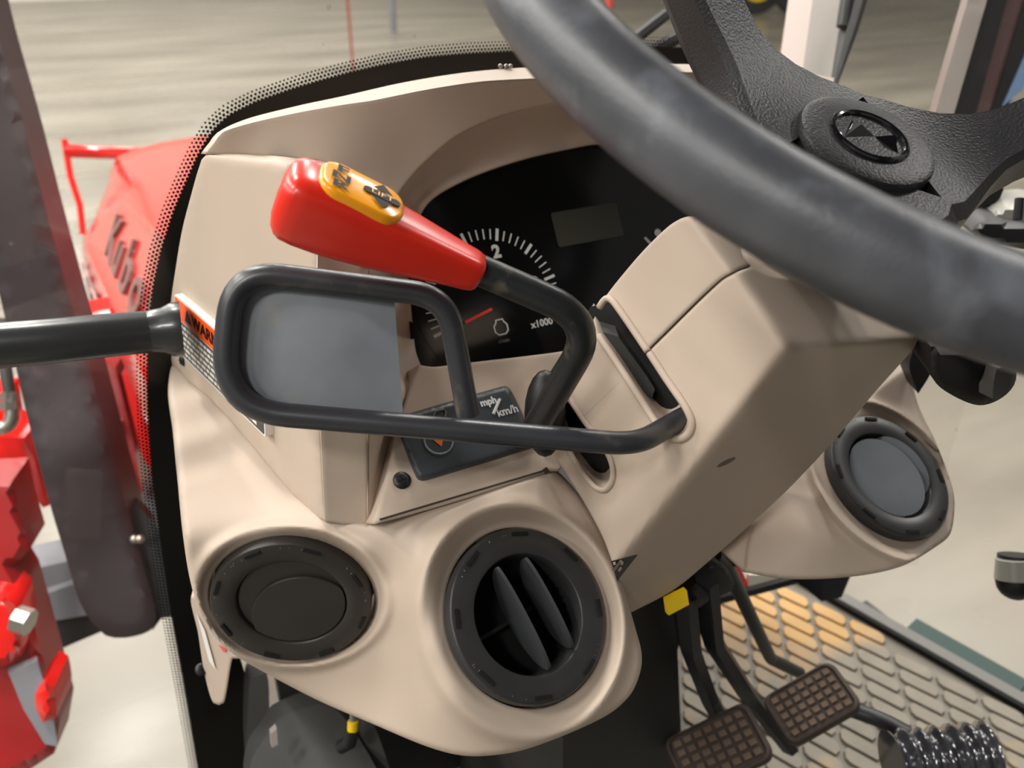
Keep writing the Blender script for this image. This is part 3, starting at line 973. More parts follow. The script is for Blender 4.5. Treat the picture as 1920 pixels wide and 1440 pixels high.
# ================================================================== STEERING COLUMN COVER
colr = thing('steering_column_cover', 'beige two-piece steering column cover with long lever slots', 'column cover', P(1250, 1130, .56))
cL = plane3((1135, 560, .489), (1275, 790, .451), (1480, 655, .397))
cF = plane3((1480, 655, .397), (1720, 640, .486), (1180, 1150, .585))
B2 = (1345, 455, float(cL(1345, 455)))
cU = plane3((1480, 655, .397), B2, (1600, 560, .468))
cT = plane3((1302, 414, float(cL(1302, 414))), (1346, 472, float(cL(1346, 472))), (1392, 448, float(cL(1392, 448)) + .026))
def col_d(px, py):
    a = smax(np.asarray(cL(px, py)), np.asarray(cF(px, py)), .012)
    a = smax(a, np.asarray(cU(px, py)), .008)
    return a
def col_top(px, py):
    return smax(col_d(px, py), np.asarray(cT(px, py)), .004)
seam_a, seam_b, seam_c = (1216, 658), (1352, 527), (1407, 500)
up_out = [(1135, 556, 1), (1160, 524), (1210, 466), (1262, 418), (1300, 406), (1345, 432), (1384, 456), (1392, 480), (1406, 497, 1), (1352, 523), (1214, 656, 1), (1180, 606), (1148, 560, 1)]
up = sheet(up_out, col_top, step=7, back=(.05, .05, -.03))
up_o = build('upper_shell', up, 'beige', colr)
lo_out = [(1218, 661, 1), (1354, 529), (1408, 503, 1), (1450, 520), (1530, 530), (1640, 570), (1735, 610, 1), (1722, 642), (1640, 736), (1560, 830), (1480, 915), (1400, 990), (1320, 1060), (1260, 1108), (1180, 1150, 1),
          (1160, 1092), (1132, 1012), (1092, 937), (1052, 874), (1037, 850), (1030, 800), (1034, 765), (1066, 726), (1095, 675), (1120, 628, 1),
          (1165, 690), (1232, 792), (1255, 816), (1274, 822), (1292, 812), (1297, 790), (1284, 762), (1250, 712)]
slot2 = [(1046, 752), (1066, 748), (1098, 792), (1130, 834), (1147, 868), (1149, 898), (1136, 918), (1116, 914), (1090, 882), (1060, 832), (1046, 790)]
lo = sheet(lo_out, col_d, step=8, holes=[slot2], back=(.03, .05, -.005), wall_holes=(.02, .03, -.01))
lo_o = build('lower_shell', lo, 'beige', colr)
# bead lips round the slots
def bead(pts, r, parent, close=False, dfn=col_d):
    q = catmull(pts, 6) if close else None
    if q is None:
        pts = np.array(pts, float)
        s = np.r_[0, np.cumsum(np.linalg.norm(np.diff(pts, axis=0), axis=1))]
        t = np.linspace(0, s[-1], max(8, int(s[-1]/7)))
        q = np.c_[np.interp(t, s, pts[:, 0]), np.interp(t, s, pts[:, 1])]
        for _ in range(3): q[1:-1] = (q[:-2] + 2*q[1:-1] + q[2:])/4
    w = Pv(q[:, 0], q[:, 1], np.asarray(dfn(q[:, 0], q[:, 1])) - .001)
    return build('slot_lip', tube(w, r, 8, closed=close), 'beige', parent)
bead([(1124, 577), (1137, 554), (1147, 560), (1180, 607), (1215, 659)], .0021, up_o, dfn=col_top)
bead([(1218, 662), (1250, 711), (1285, 761), (1300, 792), (1294, 815), (1274, 826), (1253, 820), (1230, 793), (1164, 691), (1122, 629)], .0022, lo_o)
bead(slot2, .0018, lo_o, True)
build('seam_gap', tube(np.array([P(*p, float(cL(*p)) + .0008) for p in ((1162, 717), (1130, 748), (1098, 779))]), .0006, 6), 'beige_seam', lo_o)
# black sheet added behind the slots to keep their inside dark
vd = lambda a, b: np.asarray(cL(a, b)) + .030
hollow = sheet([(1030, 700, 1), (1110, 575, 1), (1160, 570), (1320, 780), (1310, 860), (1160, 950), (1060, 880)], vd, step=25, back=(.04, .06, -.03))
build('inner_dark_sheet', hollow, 'void', colr)
br_d = lambda a, b: np.asarray(cL(a, b)) + .018
build('inner_bracket', sheet([(1130, 622, 1), (1160, 632, 1), (1228, 730), (1222, 748), (1170, 690)], br_d, step=14, back=(.01, .02, 0)), 'dark_int', colr)
# flat oval with a screw recess's shade in its colour, and dark corner decal
oc = P(1362, 867, float(col_d(1362, 867)) - .0004)
odx = unit(P(1385, 858, float(col_d(1385, 858))) - P(1340, 877, float(col_d(1340, 877))))
on_ = unit(np.cross(P(1400, 900, float(col_d(1400, 900))) - oc, P(1330, 900, float(col_d(1330, 900))) - oc))
if on_ @ ray(1362, 867) > 0: on_ = -on_
odx = unit(odx - on_*(odx @ on_)); ody = np.cross(on_, odx)
ov = MB()
a = np.linspace(0, 2*math.pi, 28, endpoint=False)
ov.add(oc + .0068*np.cos(a)[:, None]*odx + .0028*np.sin(a)[:, None]*ody, [tuple(range(28))])
build('screw_recess', ov, 'recess_shade', lo_o, smooth_angle=0)
dk = sheet([(1146, 1052, 1), (1196, 1040, 1), (1157, 1090, 1)], lambda a, b: np.asarray(col_d(a, b)) - .0008, step=12)
dko = build('decal', dk, 'black', lo_o)
build('decal_stroke', sheet([(1148, 1068, 1), (1160, 1053, 1), (1165, 1054, 1), (1152, 1073, 1)], lambda a, b: np.asarray(col_d(a, b)) - .0014, step=8), 'grey_print', dko)

# lower black column boot down to the cab floor, firewall and under-dash dark trim
FLOOR_Z = CAM[2] - .88
boot_mb = loft([np.array([(x, y, z) for x, y in ring]) for z, ring in (
    (1.34, [(-.075, .40), (.055, .40), (.055, .56), (-.075, .56)]), (1.18, [(-.080, .41), (.045, .42), (.045, .58), (-.080, .58)]), (1.02, [(-.080, .40), (.055, .40), (.055, .60), (-.080, .60)]), (FLOOR_Z, [(-.085, .37), (.085, .37), (.085, .62), (-.085, .62)]))])
build('column_boot', boot_mb, 'dark_int', None, loc=(0, .49, FLOOR_Z), label='black moulded boot around the steering column foot', cat='column boot')
fw = MB()
obox((-.035, .63, 1.09), X3, Y3, Z3, .235, .008, .24, fw)
fwo = build('firewall', fw, 'dark_int', None, smooth_angle=0, kind='structure')
ROOT_LOC[fwo.name] = np.array(fwo.location)
ut = thing('under_dash_bracket', 'dark grey pressed bracket under the beige vent housing', 'bracket', P(600, 1400, .80))
build('plate', sheet([(500, 1380), (520, 1350), (600, 1320), (640, 1340), (700, 1430), (720, 1500), (480, 1500), (470, 1430)], tps([(500, 1380, .80), (640, 1340, .80), (700, 1450, .76), (470, 1480, .78), (600, 1400, .775)]), step=14, back=(0, .02, 0)), 'dark_int', ut)
build('rail', sheet([(470, 1270), (500, 1262), (505, 1340), (500, 1440), (520, 1500), (480, 1500), (465, 1400)], lambda a, b: np.full(np.size(a), .83), step=16, back=(0, .02, 0)), 'dark_int2', ut)
build('clip', sheet([(508, 1376, 1), (519, 1366, 1), (521, 1396, 1), (510, 1402, 1)], lambda a, b: np.full(np.size(a), .765), step=8, back=(0, .006, 0)), 'pillar_grey', ut)
gr = sheet([(676, 1342), (696, 1348), (730, 1440), (740, 1500), (705, 1500), (690, 1420)], lambda a, b: np.full(np.size(a), .78), step=14, back=(0, .02, 0))
build('trim_edge', gr, 'dark_int2', ut)
cn = thing('wire_connector', 'small black plug with yellow collar hanging below the vent housing', 'connector', P(662, 1365, .74))
build('collar', tube(np.array([P(662, 1352, .74), P(661, 1370, .74)]), .0048, 12), 'yellow', cn)
build('plug', tube(np.array([P(661, 1370, .74), P(655, 1392, .742), P(640, 1400, .75)]), .0062, 12), 'black', cn)
build('pin', tube(np.array([P(662, 1338, .74), P(662, 1352, .74)]), .003, 10), 'steel', cn)

# ================================================================== STEERING WHEEL
WAL = math.radians(25.6)
WN = np.array([0, -math.sin(WAL), math.cos(WAL)])
wd, WLIFT, WR, WTR = .421, .0785, .195, .0158
hub_c = P(1609, 290, wd)
wx, wy = X3, np.cross(WN, X3)
rim_c = hub_c + WN*WLIFT
sw = thing('steering_wheel', 'black three spoke steering wheel with a worn rim and round centre cap', 'steering wheel', hub_c)
rp = np.array([rim_c + WR*(math.cos(t)*wx + math.sin(t)*wy) for t in np.linspace(0, 2*math.pi, 128, endpoint=False)])
build('rim', tube(rp, WTR, 24, closed=True), 'rim', sw)
cap_c = hub_c
build('hub', lathe(cap_c, wx, wy, WN, [(.030, -.060), (.036, -.030), (.0395, -.016), (.0395, -.004), (1e-4, -.004)], 48), 'black_grain', sw)
cap = build('centre_cap', lathe(cap_c, wx, wy, WN, [(.0340, -.006), (.0347, .0075), (.0340, .0095), (.0320, .0104), (.020, .0108), (1e-4, .0108)], 64), 'black_grain', sw)
build('emblem_ring', tube(np.array([cap_c + WN*.0110 + .0186*(math.cos(t)*wx + math.sin(t)*wy) for t in np.linspace(0, 2*math.pi, 64, endpoint=False)]), .0018, 10, closed=True), 'emblem', cap)
# embossed arrow-like emblem: two ridged wedges
e0 = cap_c + WN*.0108
em = MB()
def wedge(a, b, c, h):
    A, B, Cc = (e0 + p[0]*wx + p[1]*wy for p in (a, b, c))
    top = (A + B + Cc)/3 + WN*h
    em.add([A, B, Cc, top], [(0, 1, 3), (1, 2, 3), (2, 0, 3), (0, 2, 1)])
wedge((-.0155, .002), (-.001, .013), (.003, -.0005), .0042)
wedge((.003, -.0005), (.0065, -.0145), (.0165, -.003), .0042)
build('emblem', em, 'emblem', cap, smooth_angle=0)
# spokes: wide shallow channels from the hub to the rim
def spoke(ang):
    dirv = math.cos(ang)*wx + math.sin(ang)*wy
    side = np.cross(WN, dirv)
    secs = []
    for t in np.linspace(0, 1, 14):
        r = .024 + (WR - .010 - .024)*t
        h = -.006 + (WLIFT + .004)*smooth((t-.05)/.95)*(.45 + .55*t)
        wdt = (.033*(1-smooth(t/.38)) + .0175) 
        th = .0085 + .003*(1-t)
        c = hub_c + dirv*r + WN*h
        sl = unit(dirv + WN*(.28 if t > .1 else .1)); up = np.cross(sl, side) 
        if up @ WN < 0: up = -up
        secs.append(np.array([c + side*x*wdt + up*y*th for x, y in ((-1, .55), (-.86, 1), (.86, 1), (1, .55), (.92, -1.2), (.6, -1.9), (-.6, -1.9), (-.92, -1.2))]))
    return build('spoke', loft(secs), 'black_grain', sw, smooth_angle=28)
SPOKES = (math.radians(110), math.radians(-12), math.radians(230))
for a in SPOKES: spoke(a)
build('shaft', tube(np.array([hub_c - WN*.02, hub_c - WN*.12]), .022, 24), 'black', sw)

# ================================================================== LOOP LEVER
lv = thing('loop_lever', 'bent dark steel tube lever looped around a grey plate left of the column', 'lever', P(1262, 792, .447))
lp = fillet([P(1316, 764, .480), P(1192, 834, .432), P(412, 768, .410), P(438, 507, .402), P(838, 556, .420), P(878, 780, .434)], [.035, .040, .023, .024], 10, .015)
lvt = build('tube', tube(lp, .0060, 18), 'tube', lv)
tip = lp[-1]; td = unit(lp[-1]-lp[-3])
tx_, ty_, tn_ = basis(td)
build('tube_end', lathe(tip, tx_, ty_, tn_, [(.0052, .0002), (1e-4, .0004)], 18), 'void', lvt)
pl_d = tps([(412, 768, .416), (438, 507, .408), (842, 556, .426), (884, 782, .440), (1000, 808, .434), (640, 650, .418)], 1e-5)
pl = sheet([(436, 640), (448, 570), (472, 536), (530, 521), (640, 531), (738, 545, 1), (757, 792, 1), (620, 784), (520, 768), (462, 725)], pl_d, step=14, back=-.0025*unit(-ray(600, 650)))
build('plate', pl, 'plate', lv, smooth_angle=20)

# ================================================================== SHUTTLE LEVER
sh = thing('shuttle_lever', 'red grip on a bent black rod with an orange F N R decal', 'lever', P(1010, 800, .475))
rod = fillet([P(880, 498, .412), P(1121, 602, .425), P(1002, 806, .478)], [.030], 10, .012)
build('rod', tube(rod, .0077, 18), 'rod', sh)
build('boot', sphere(P(1022, 775, .512), .0125, Rv, Uv, Fv, (1.0, 2.1, .7)), 'black', sh)
H0, H1 = P(548, 372, .378), P(902, 513, .410)
ha = unit(H1 - H0); hl = np.linalg.norm(H1 - H0)
tc_ = unit(-ray(700, 430)); tc_ = unit(tc_ - ha*(tc_ @ ha)); iu = np.cross(ha, tc_)
if iu @ Uv < 0: iu = -iu
th = math.radians(31)
nt_ = math.sin(th)*tc_ + math.cos(th)*iu            # normal of the decal facet
nf_ = math.cos(th)*tc_ - math.sin(th)*iu            # normal of the front facet
def half(t):                                          # half width along the grip
    return .0168 + (.0085 - .0168)*smooth((t - .05)/.98)*(.35 + .65*t) if t < 1 else .0085
secs = []
ts = [-.075, -.070, -.055, -.030, .0, .06, .14, .22, .30, .40, .5, .6, .7, .8, .88, .94, .975, .99, 1.0]
sc_ = [.02, .48, .76, .92, 1.0, 1.03, 1.03, 1.03, 1.02, 1.01, 1, 1, 1, 1, 1, 1, .95, .85, .60]
for t, s in zip(ts, sc_):
    h = half(max(t, 0)) * s
    pts = []
    for k in range(40):
        a = 2*math.pi*k/40
        e = 2/3.4
        ca, sa = math.cos(a), math.sin(a)
        x = math.copysign(abs(ca)**e, ca)*h; y = math.copysign(abs(sa)**e, sa)*h
        pts.append(H0 + ha*(t*hl) + nt_*x + nf_*y)
    secs.append(np.array(pts))
grip = build('grip', loft(secs), 'red_handle', sh, smooth_angle=60)
# decal pad on the upper facet
dcx = H0 + ha*(hl*.285) + nt_*(half(.285)*1.02)
dn = unit(nt_ - ha*(nt_ @ ha))
slope = (half(.06)*1.03 - half(.52))/(hl*.46)
dex = unit(ha - nt_*slope); dnn = unit(nt_ + ha*slope); dey = np.cross(dnn, dex)
dl, dw = .0200, .0128
pad = build('decal', loft([np.array([dcx + x*s*dex + y*s*dey + dnn*h for x, y in rrect(dl, dw, .0095, 7)]) for s, h in ((1.0, -.003), (1.0, .0006), (.96, .0014), (.90, .0017), (.3, .0019))]), 'orange', grip, smooth_angle=50)
for i, ch in enumerate('FNR'):
    build('decal_letter', text(ch, .0080, dcx - dex*.0110 + dey*(.0056 - .0066*i), dex, dey, dnn, .0027, bold=.0003, sx=1.5), 'ink', pad, smooth_angle=0)
az = MB()
c0 = dcx + dex*.0085
prism(rrect(.0090, .0024, .0023), c0, dex, dey, dnn, .0022, .0027, az)
build('decal_lozenge', az, 'ink', pad, smooth_angle=0)
build('decal_word', text('LIFT', .0046, c0, dex, dey, dnn, .0030, sx=1.35), 'orange', pad, smooth_angle=0)
arr = MB()
for sgn in (1, -1):
    arr.add([c0 + dey*sgn*.0098 + dnn*.0027, c0 - dex*.0052 + dey*sgn*.0034 + dnn*.0028, c0 + dex*.0052 + dey*sgn*.0034 + dnn*.0028], [(0, 1, 2)])
build('decal_arrows', arr, 'ink', pad, smooth_angle=0)

# ================================================================== GRAB BAR
gb = thing('grab_bar', 'glossy charcoal crossbar running from the dashboard flank past the windshield', 'bar', P(318, 622, .585))
gpath = np.array([P(-160, 662, .535), P(-40, 651, .545), P(80, 641, .555), P(200, 629, .568), P(290, 621, .580), P(330, 618, .585)])
build('tube', tube(gpath, [.0150, .0150, .0148, .0146, .0142, .0142], 24), 'bar', gb)
fx_ = unit(gpath[-1] - gpath[-2]); f1_, f2_, f3_ = basis(fx_)
build('flange', lathe(P(314, 619, .583), f1_, f2_, f3_, [(.0142, -.012), (.0155, -.003), (.0185, .003), (.0190, .009), (1e-4, .009)], 28), 'bar', gb)

# ================================================================== CAB FLOOR, MAT, PEDALS
def flp(px, py, z=FLOOR_Z):
    r = ray(px, py); return CAM + r*((z - CAM[2])/r[2])
e1, e2 = flp(1570, 1130), flp(1920, 1330)
ed = unit(e2 - e1)
eA, eB = e1 - ed*.10, e2 + ed*.45
floor_poly = [eA, eB, np.array([-.30, eB[1], FLOOR_Z]), np.array([-.30, eA[1], FLOOR_Z])]
fmt = MB()
k = 4
fmt.add([p for p in floor_poly] + [p - Z3*.03 for p in floor_poly], [(0, 3, 2, 1)[::-1], (4, 5, 6, 7)] + [(i, (i+1) % 4, 4+(i+1) % 4, 4+i) for i in range(4)])
mt = thing('floor_mat', 'worn grey rubber floor mat with raised slanted tread blocks', 'floor mat', (0.3, .4, FLOOR_Z))
build('base', fmt, 'mat_floor', mt, smooth_angle=0)
# tread lattice
la, lb = np.array([.0205, -.0515, 0]), np.array([.0168, .0225, 0])
u = la*.455; wv = lb*.41
tile = [(-u - wv*.7), (-u*.8 - wv), (u*.75 - wv), (u - wv*.2), (u + wv*.7), (u*.8 + wv), (-u*.75 + wv), (-u + wv*.2)]
tb = MB()
tb.add([p for p in tile] + [p*.96 + Z3*.0042 for p in tile], [tuple(range(8, 16))] + [(i, (i+1) % 8, 8+(i+1) % 8, 8+i) for i in range(8)])
me = bpy.data.meshes.new('tread_block')
me.from_pydata([tuple(p) for p in tb.v], [], tb.f); me.materials.append(M['mat_block']); me.update()
t0 = flp(1659, 1306)
inn = np.array([-ed[1], ed[0], 0]); 
if inn @ (np.array([0, .4, 0]) - e1) < 0: inn = -inn
cnt = 0
for i in range(-14, 15):
    for j in range(-26, 27):
        p = t0 + i*la + j*lb
        if (p - e1) @ inn < .020 or p[0] < .07 or p[1] > .70 or p[1] < .16: continue
        q = p - CAM; dd = q @ Fv
        X, Yp = 960 + FPX*(q @ Rv)/dd, 720 - FPX*(q @ Uv)/dd
        if not (1180 < X < 2020 and 1050 < Yp < 1530): continue
        o = bpy.data.objects.new('tread_block', me); COL.objects.link(o); o.parent = mt
        o.location = tuple(p - root_loc(mt)); cnt += 1
# raised edge strip and green sill strip
sill = thing('door_sill', 'grey metal door sill along the edge of the rubber mat', 'sill', (e1+e2)/2)
sb = MB(); c = (eA+eB)/2
obox(c + Z3*.004 - inn*.006, ed, inn, Z3, np.linalg.norm(eB-eA)/2, .009, .007, sb)
build('strip', sb, 'arm_edge', sill, smooth_angle=0)
sb = MB(); obox(c + Z3*.0035 + inn*.005, ed, inn, Z3, np.linalg.norm(eB-eA)/2, .0035, .006, sb)
build('gasket', sb, 'void', sill, smooth_angle=0)
gz = FLOOR_Z - .03
g1, g2 = flp(1702, 1182, gz), flp(1912, 1302, gz)
gd = unit(g2-g1); gs = np.cross(Z3, gd)
gmb = MB(); obox((g1+g2)/2, gd, gs, Z3, np.linalg.norm(g2-g1)/2, .022, .010, gmb)
build('green_step_strip', gmb, 'green', None, smooth_angle=0, label='dark green strip lying outside the door sill', cat='strip')

def pedal(corners, dpt, label, armpts, studs=(7, 5)):
    w = [P(x, y, d) for (x, y), d in zip(corners, dpt)]          # TL TR BR BL
    c = sum(w)/4
    ex = unit((w[1]+w[2]) - (w[0]+w[3])); ey = (w[0]+w[1]) - (w[3]+w[2]); ey = unit(ey - ex*(ey @ ex)); n = np.cross(ex, ey)
    hx = (np.linalg.norm(w[1]-w[0]) + np.linalg.norm(w[2]-w[3]))/4; hy = (np.linalg.norm(w[0]-w[3]) + np.linalg.norm(w[1]-w[2]))/4
    root = thing('brake_pedal', label, 'pedal', c, 'paired brake pedals')
    pad = build('pad', loft([np.array([c + x*s*ex + y*s*ey + n*h for x, y in rrect(hx, hy, .010)]) for s, h in ((.97, -.014), (1, -.010), (1, -.003), (.96, 0), (.9, .0008), (.86, -.0012), (.2, -.0012))]), 'pedal', root)
    sx, sy = hx*1.66/studs[0], hy*1.60/studs[1]
    sm = MB(); obox(np.zeros(3), ex, ey, n, sx*.33, sy*.30, .0014, sm)
    me = bpy.data.meshes.new('stud'); me.from_pydata(sm.v, [], sm.f); me.materials.append(M['pedal_stud'])
    for i in range(studs[0]):
        for j in range(studs[1]):
            o = bpy.data.objects.new('stud', me); COL.objects.link(o); o.parent = pad
            o.location = tuple(ex*(i-(studs[0]-1)/2)*sx + ey*(j-(studs[1]-1)/2)*sy)
    ap = fillet([P(*p) for p in armpts], [.05]*(len(armpts)-2), 6, .02)
    arm = build('arm', tube(ap, .0085, 6, sy=1.5), 'arm', root, smooth_angle=30)
    return root
pedal([(1425, 1304), (1560, 1236), (1617, 1320), (1482, 1406)], [.80, .80, .765, .765], 'brown black brake pedal pad nearer the mat edge, overlapping the other', [(1322, 1080, .66), (1335, 1200, .72), (1400, 1300, .82), (1480, 1400, .85)])
pedal([(1228, 1392), (1392, 1316), (1462, 1412), (1300, 1492)], [.785, .785, .75, .75], 'dusty brown brake pedal pad closer to the column boot', [(1282, 1110, .66), (1292, 1210, .70), (1330, 1310, .80), (1370, 1380, .84)])

rodp = fillet([P(1340, 1040, .68), P(1362, 1060, .70), P(1445, 1235, .86), P(1500, 1262, .90)], [.02, .03], 6, .03)
build('throttle_rod', tube(rodp, .0062, 12), 'black', None, label='thin black bent rod beside the brake pedals', cat='rod')
cb2 = fillet([P(1590, 1328, .790), P(1655, 1350, .775), P(1730, 1392, .735)], [.05], 5, .02)
build('pedal_cable', tube(cb2, .0075, 12), 'arm', None, label='short dark cable between pedal and ribbed sleeve', cat='cable')
ax0, ax1 = P(1672, 1432, .72), P(1852, 1414, .72)
ad = unit(ax1-ax0); rx, ry, rn = basis(ad)
prof = []
L = np.linalg.norm(ax1-ax0)
for k in range(57):
    t = k/56
    prof.append((.0245 + .0028*math.cos(2*math.pi*6*t), L*t))
build('ribbed_sleeve', lathe(ax0, rx, ry, rn, [(1e-4, 0)] + prof + [(1e-4, L)], 32), 'ribbed', None, label='shiny black ribbed rubber sleeve lying on the floor mat', cat='sleeve')

yt = sheet([(1250, 1126, 1), (1288, 1107, 1), (1292, 1134, 1), (1254, 1154, 1)], lambda a, b: np.full(np.size(a), .60), step=7, back=(0, .004, 0))
build('yellow_tag', yt, 'yellow', None, label='small bright yellow tag under the column cover', cat='tag')
jn = thing('column_joint', 'dark metal joint block below the steering column cover', 'joint', P(1340, 1100, .66))
build('block', sheet([(1300, 1090), (1345, 1050), (1372, 1080), (1375, 1105), (1330, 1125), (1310, 1140), (1295, 1125)], tps([(1300, 1090, .66), (1370, 1080, .67), (1310, 1140, .65), (1345, 1050, .67)]), step=9, back=(0, .04, 0), lip=(8, .006)), 'dark_int', jn)
build('shadow_sheet', sheet([(1352, 1040, 1), (1388, 998, 1), (1400, 1015), (1392, 1070), (1380, 1062)], lambda a, b: np.full(np.size(a), .70), step=12, back=(0, .03, 0)), 'void', jn)  # black sheet put in for the shade beside the joint
rf = thing('reflective_tape', 'red and white reflective tape strip behind the pedals', 'tape', P(1410, 1095, 1.0))
build('red_part', sheet([(1345, 1040, 1), (1388, 1062, 1), (1405, 1100, 1), (1385, 1112, 1)], lambda a, b: np.full(np.size(a), 1.0), step=12, back=(0, .004, 0)), 'red_tape', rf)
build('white_part', sheet([(1404, 1078, 1), (1500, 1078, 1), (1480, 1088, 1), (1402, 1104, 1)], lambda a, b: np.full(np.size(a), 1.0), step=12, back=(0, .004, 0)), 'white_tape', rf)
build('frame_bar', tube(np.array([P(1330, 1128, 1.0), P(1420, 1105, 1.0), P(1520, 1078, 1.0)]), .006, 10), 'black', rf)
bm = sheet([(1545, 1078, 1), (1595, 1080, 1), (1578, 1120, 1), (1540, 1128, 1)], lambda a, b: np.full(np.size(a), .95), step=12, back=(0, .04, 0))
build('sill_bracket', bm, 'black', None, label='black bracket below the vent housing at the sill corner', cat='bracket')

# ================================================================== RIGHT SIDE OF THE CAB
df = thing('cab_door_frame', 'dark brown and black cab door pillar with grey rubber seal', 'pillar', P(1800, 420, .95))
def slab(pts, d0, d1, material, name, back=(.03, .03, 0)):
    ys = [p[1] for p in pts]
    y0, y1 = min(ys), max(ys)
    return build(name, sheet([(x, y, 1) for x, y in pts], lambda a, b: d0 + (d1-d0)*(np.ravel(b)-y0)/(y1-y0), step=24, back=back), material, df)
slab([(1832, -60), (1868, -60), (1778, 250), (1740, 258)], .95, .95, 'pillar_grey', 'seal')
slab([(1862, -60), (1905, -60), (1820, 250), (1776, 262), (1720, 440), (1690, 420), (1770, 250)], .96, .96, 'void', 'edge_channel')
slab([(1890, -60), (1960, -60), (1850, 260), (1760, 420), (1700, 420), (1806, 256)], .975, .975, 'pillar_brown', 'trim')
slab([(1940, -60), (2010, -60), (1890, 200), (1800, 420), (1740, 430), (1862, 200)], .97, .97, 'void', 'inner_channel')
slab([(1960, 20), (1990, 20), (1915, 170), (1880, 200)], .965, .965, 'blue', 'reflection_strip')  # blue strip painted in as a reflection on the pillar
pp = thing('front_post', 'pale grey upright post beyond the windshield with a black wiper beside it', 'post', P(1535, 160, 1.0))
build('post', sheet([(1532, -60, 1), (1600, -60, 1), (1562, 175, 1), (1500, 165, 1)], lambda a, b: np.full(np.size(a), 1.02), step=24, back=(.02, .06, 0)), 'pale_post', pp)
wp = thing('wiper', 'black rubber wiper blade upright against the pale post', 'wiper', P(1565, 160, .98))
build('blade', tube(np.array([P(1618, -40, .985), P(1590, 60, .985), P(1563, 160, .98)]), [.012, .0105, .004], 8), 'black', wp)
build('arm', tube(np.array([P(1592, -40, .975), P(1578, 50, .975)]), .006, 8), 'black', wp)
wb = thing('wiper_linkage', 'two thin black wiper arms crossing behind the steering wheel rim', 'wiper arm', P(1220, 60, .85))
build('arm', tube(np.array([P(1175, 85, .84), P(1250, 26, .84)]), .0062, 8), 'black', wb)
build('arm', tube(np.array([P(1210, 105, .84), P(1270, 70, .84)]), .0068, 8), 'black', wb)
kn = thing('hand_lever', 'black ball topped hand lever with a grey collar beyond the mat', 'lever', P(1905, 1110, .75))
build('collar', tube(np.array([P(1900, 1048, .75), P(1902, 1085, .75)]), [.014, .016], 20), 'knob_light', kn)
build('ball', sphere(P(1905, 1090, .752), .0165, sc=(1, 1, 1)), 'black', kn)
build('cap', tube(np.array([P(1905, 1040, .755), P(1905, 1056, .755)]), .015, 20), 'black', kn)
bk = thing('stalk_knob', 'black rounded stalk end below the steering wheel rim', 'stalk', P(1820, 700, .45))
build('head', sheet([(1745, 650, 1), (1900, 650, 1), (1905, 712), (1880, 745), (1835, 760), (1780, 738), (1750, 710)], tps([(1745, 650, .45), (1905, 650, .45), (1820, 700, .44), (1820, 760, .452), (1750, 710, .452), (1900, 720, .452)]), step=9, back=(.02, .03, 0), lip=(18, .014)), 'black_matte', bk)
build('grey_end', sheet([(1870, 690), (1895, 705), (1880, 738), (1862, 748)], lambda a, b: np.full(np.size(a), .437), step=9, back=(0, .008, 0)), 'arm_edge', bk)
ms = thing('door_latch', 'black latch lever assembly at the right door', 'latch', P(1870, 420, .70))
build('body', sheet([(1822, 432), (1850, 412), (1900, 418), (1960, 430), (1960, 470), (1840, 452)], lambda a, b: np.full(np.size(a), .70), step=10, back=(.02, .03, 0), lip=(10, .01)), 'black', ms)
build('grey_cover', sheet([(1845, 425), (1870, 392), (1905, 380), (1960, 380), (1960, 430), (1880, 430)], lambda a, b: np.full(np.size(a), .72), step=10, back=(.02, .03, 0), lip=(10, .01)), 'knob_light', ms)
build('pin', tube(np.array([P(1912, 372, .69), P(1908, 412, .69)]), .0036, 10), 'black', ms)
build('strap', sheet([(1790, 392), (1840, 372), (1880, 345), (1875, 372), (1850, 385), (1800, 400)], lambda a, b: np.full(np.size(a), .74), step=10, back=(.02, .02, 0)), 'black', ms)
bb = thing('grey_mirror_back', 'rounded pale grey housing just behind the steering wheel cap', 'housing', P(1700, 250, .70))
build('shell', sphere(P(1690, 262, .72), .026, Rv, Uv, Fv, (1, .8, .6)), 'pillar_grey', bb)

# ================================================================== OUTSIDE: HOOD, LOADER, POST
hd = thing('tractor_hood', 'glossy red tractor hood with grey raised lettering, guard bars and engine side frame', 'hood', (0, 1.6, 1.0))
def W(x, y, z): return np.array([x - .345, y, z + 1.75])
ysec = [(.74, -.285, 0.0), (1.0, -.315, 0.0), (1.3, -.36, 0.0), (1.6, -.40, 0.0), (1.9, -.445, 0.0), (2.2, -.485, .0), (2.36, -.505, .004), (2.43, -.525, .03), (2.46, -.58, .06)]
def hood_prof(y):
    f = (y - .74) / (2.46 - .74)
    zt = np.interp(y, [q[0] for q in ysec], [q[1] for q in ysec])
    c1, c2 = zt - .030 - .022*f, zt - .168 - .035*f
    return f, zt, c1, c2
secs = []
for y, _, inset in ysec:
    f, zt, c1, c2 = hood_prof(y)
    left = [(.345, zt + .016), (.24, zt + .010), (.175, zt), (.132, zt - .014), (.106, c1), (.099, c1 - .022), (.052 - .022*f, c2 + .012), (.040 - .028*f, c2), (.030 - .030*f, c2 - .04), (.034 - .030*f, c2 - .12), (.060 - .02*f, c2 - .24)]
    left = [(x + inset, z) for x, z in left]
    right = [(.69 - x, z) for x, z in left[::-1][1:]] if False else [(.69 - x, z) for x, z in left[::-1]][1:][::1]
    right = [(.69 - x, z) for x, z in left[1:]]
    secs.append(np.array([W(x, y, z) for x, z in left[::-1] + right]))
hm = MB()
K = len(secs[0])
hm.add(np.vstack(secs), [(i*K+j, i*K+j+1, (i+1)*K+j+1, (i+1)*K+j) for i in range(len(secs)-1) for j in range(K-1)] + [tuple((len(secs)-1)*K + j for j in range(K))])
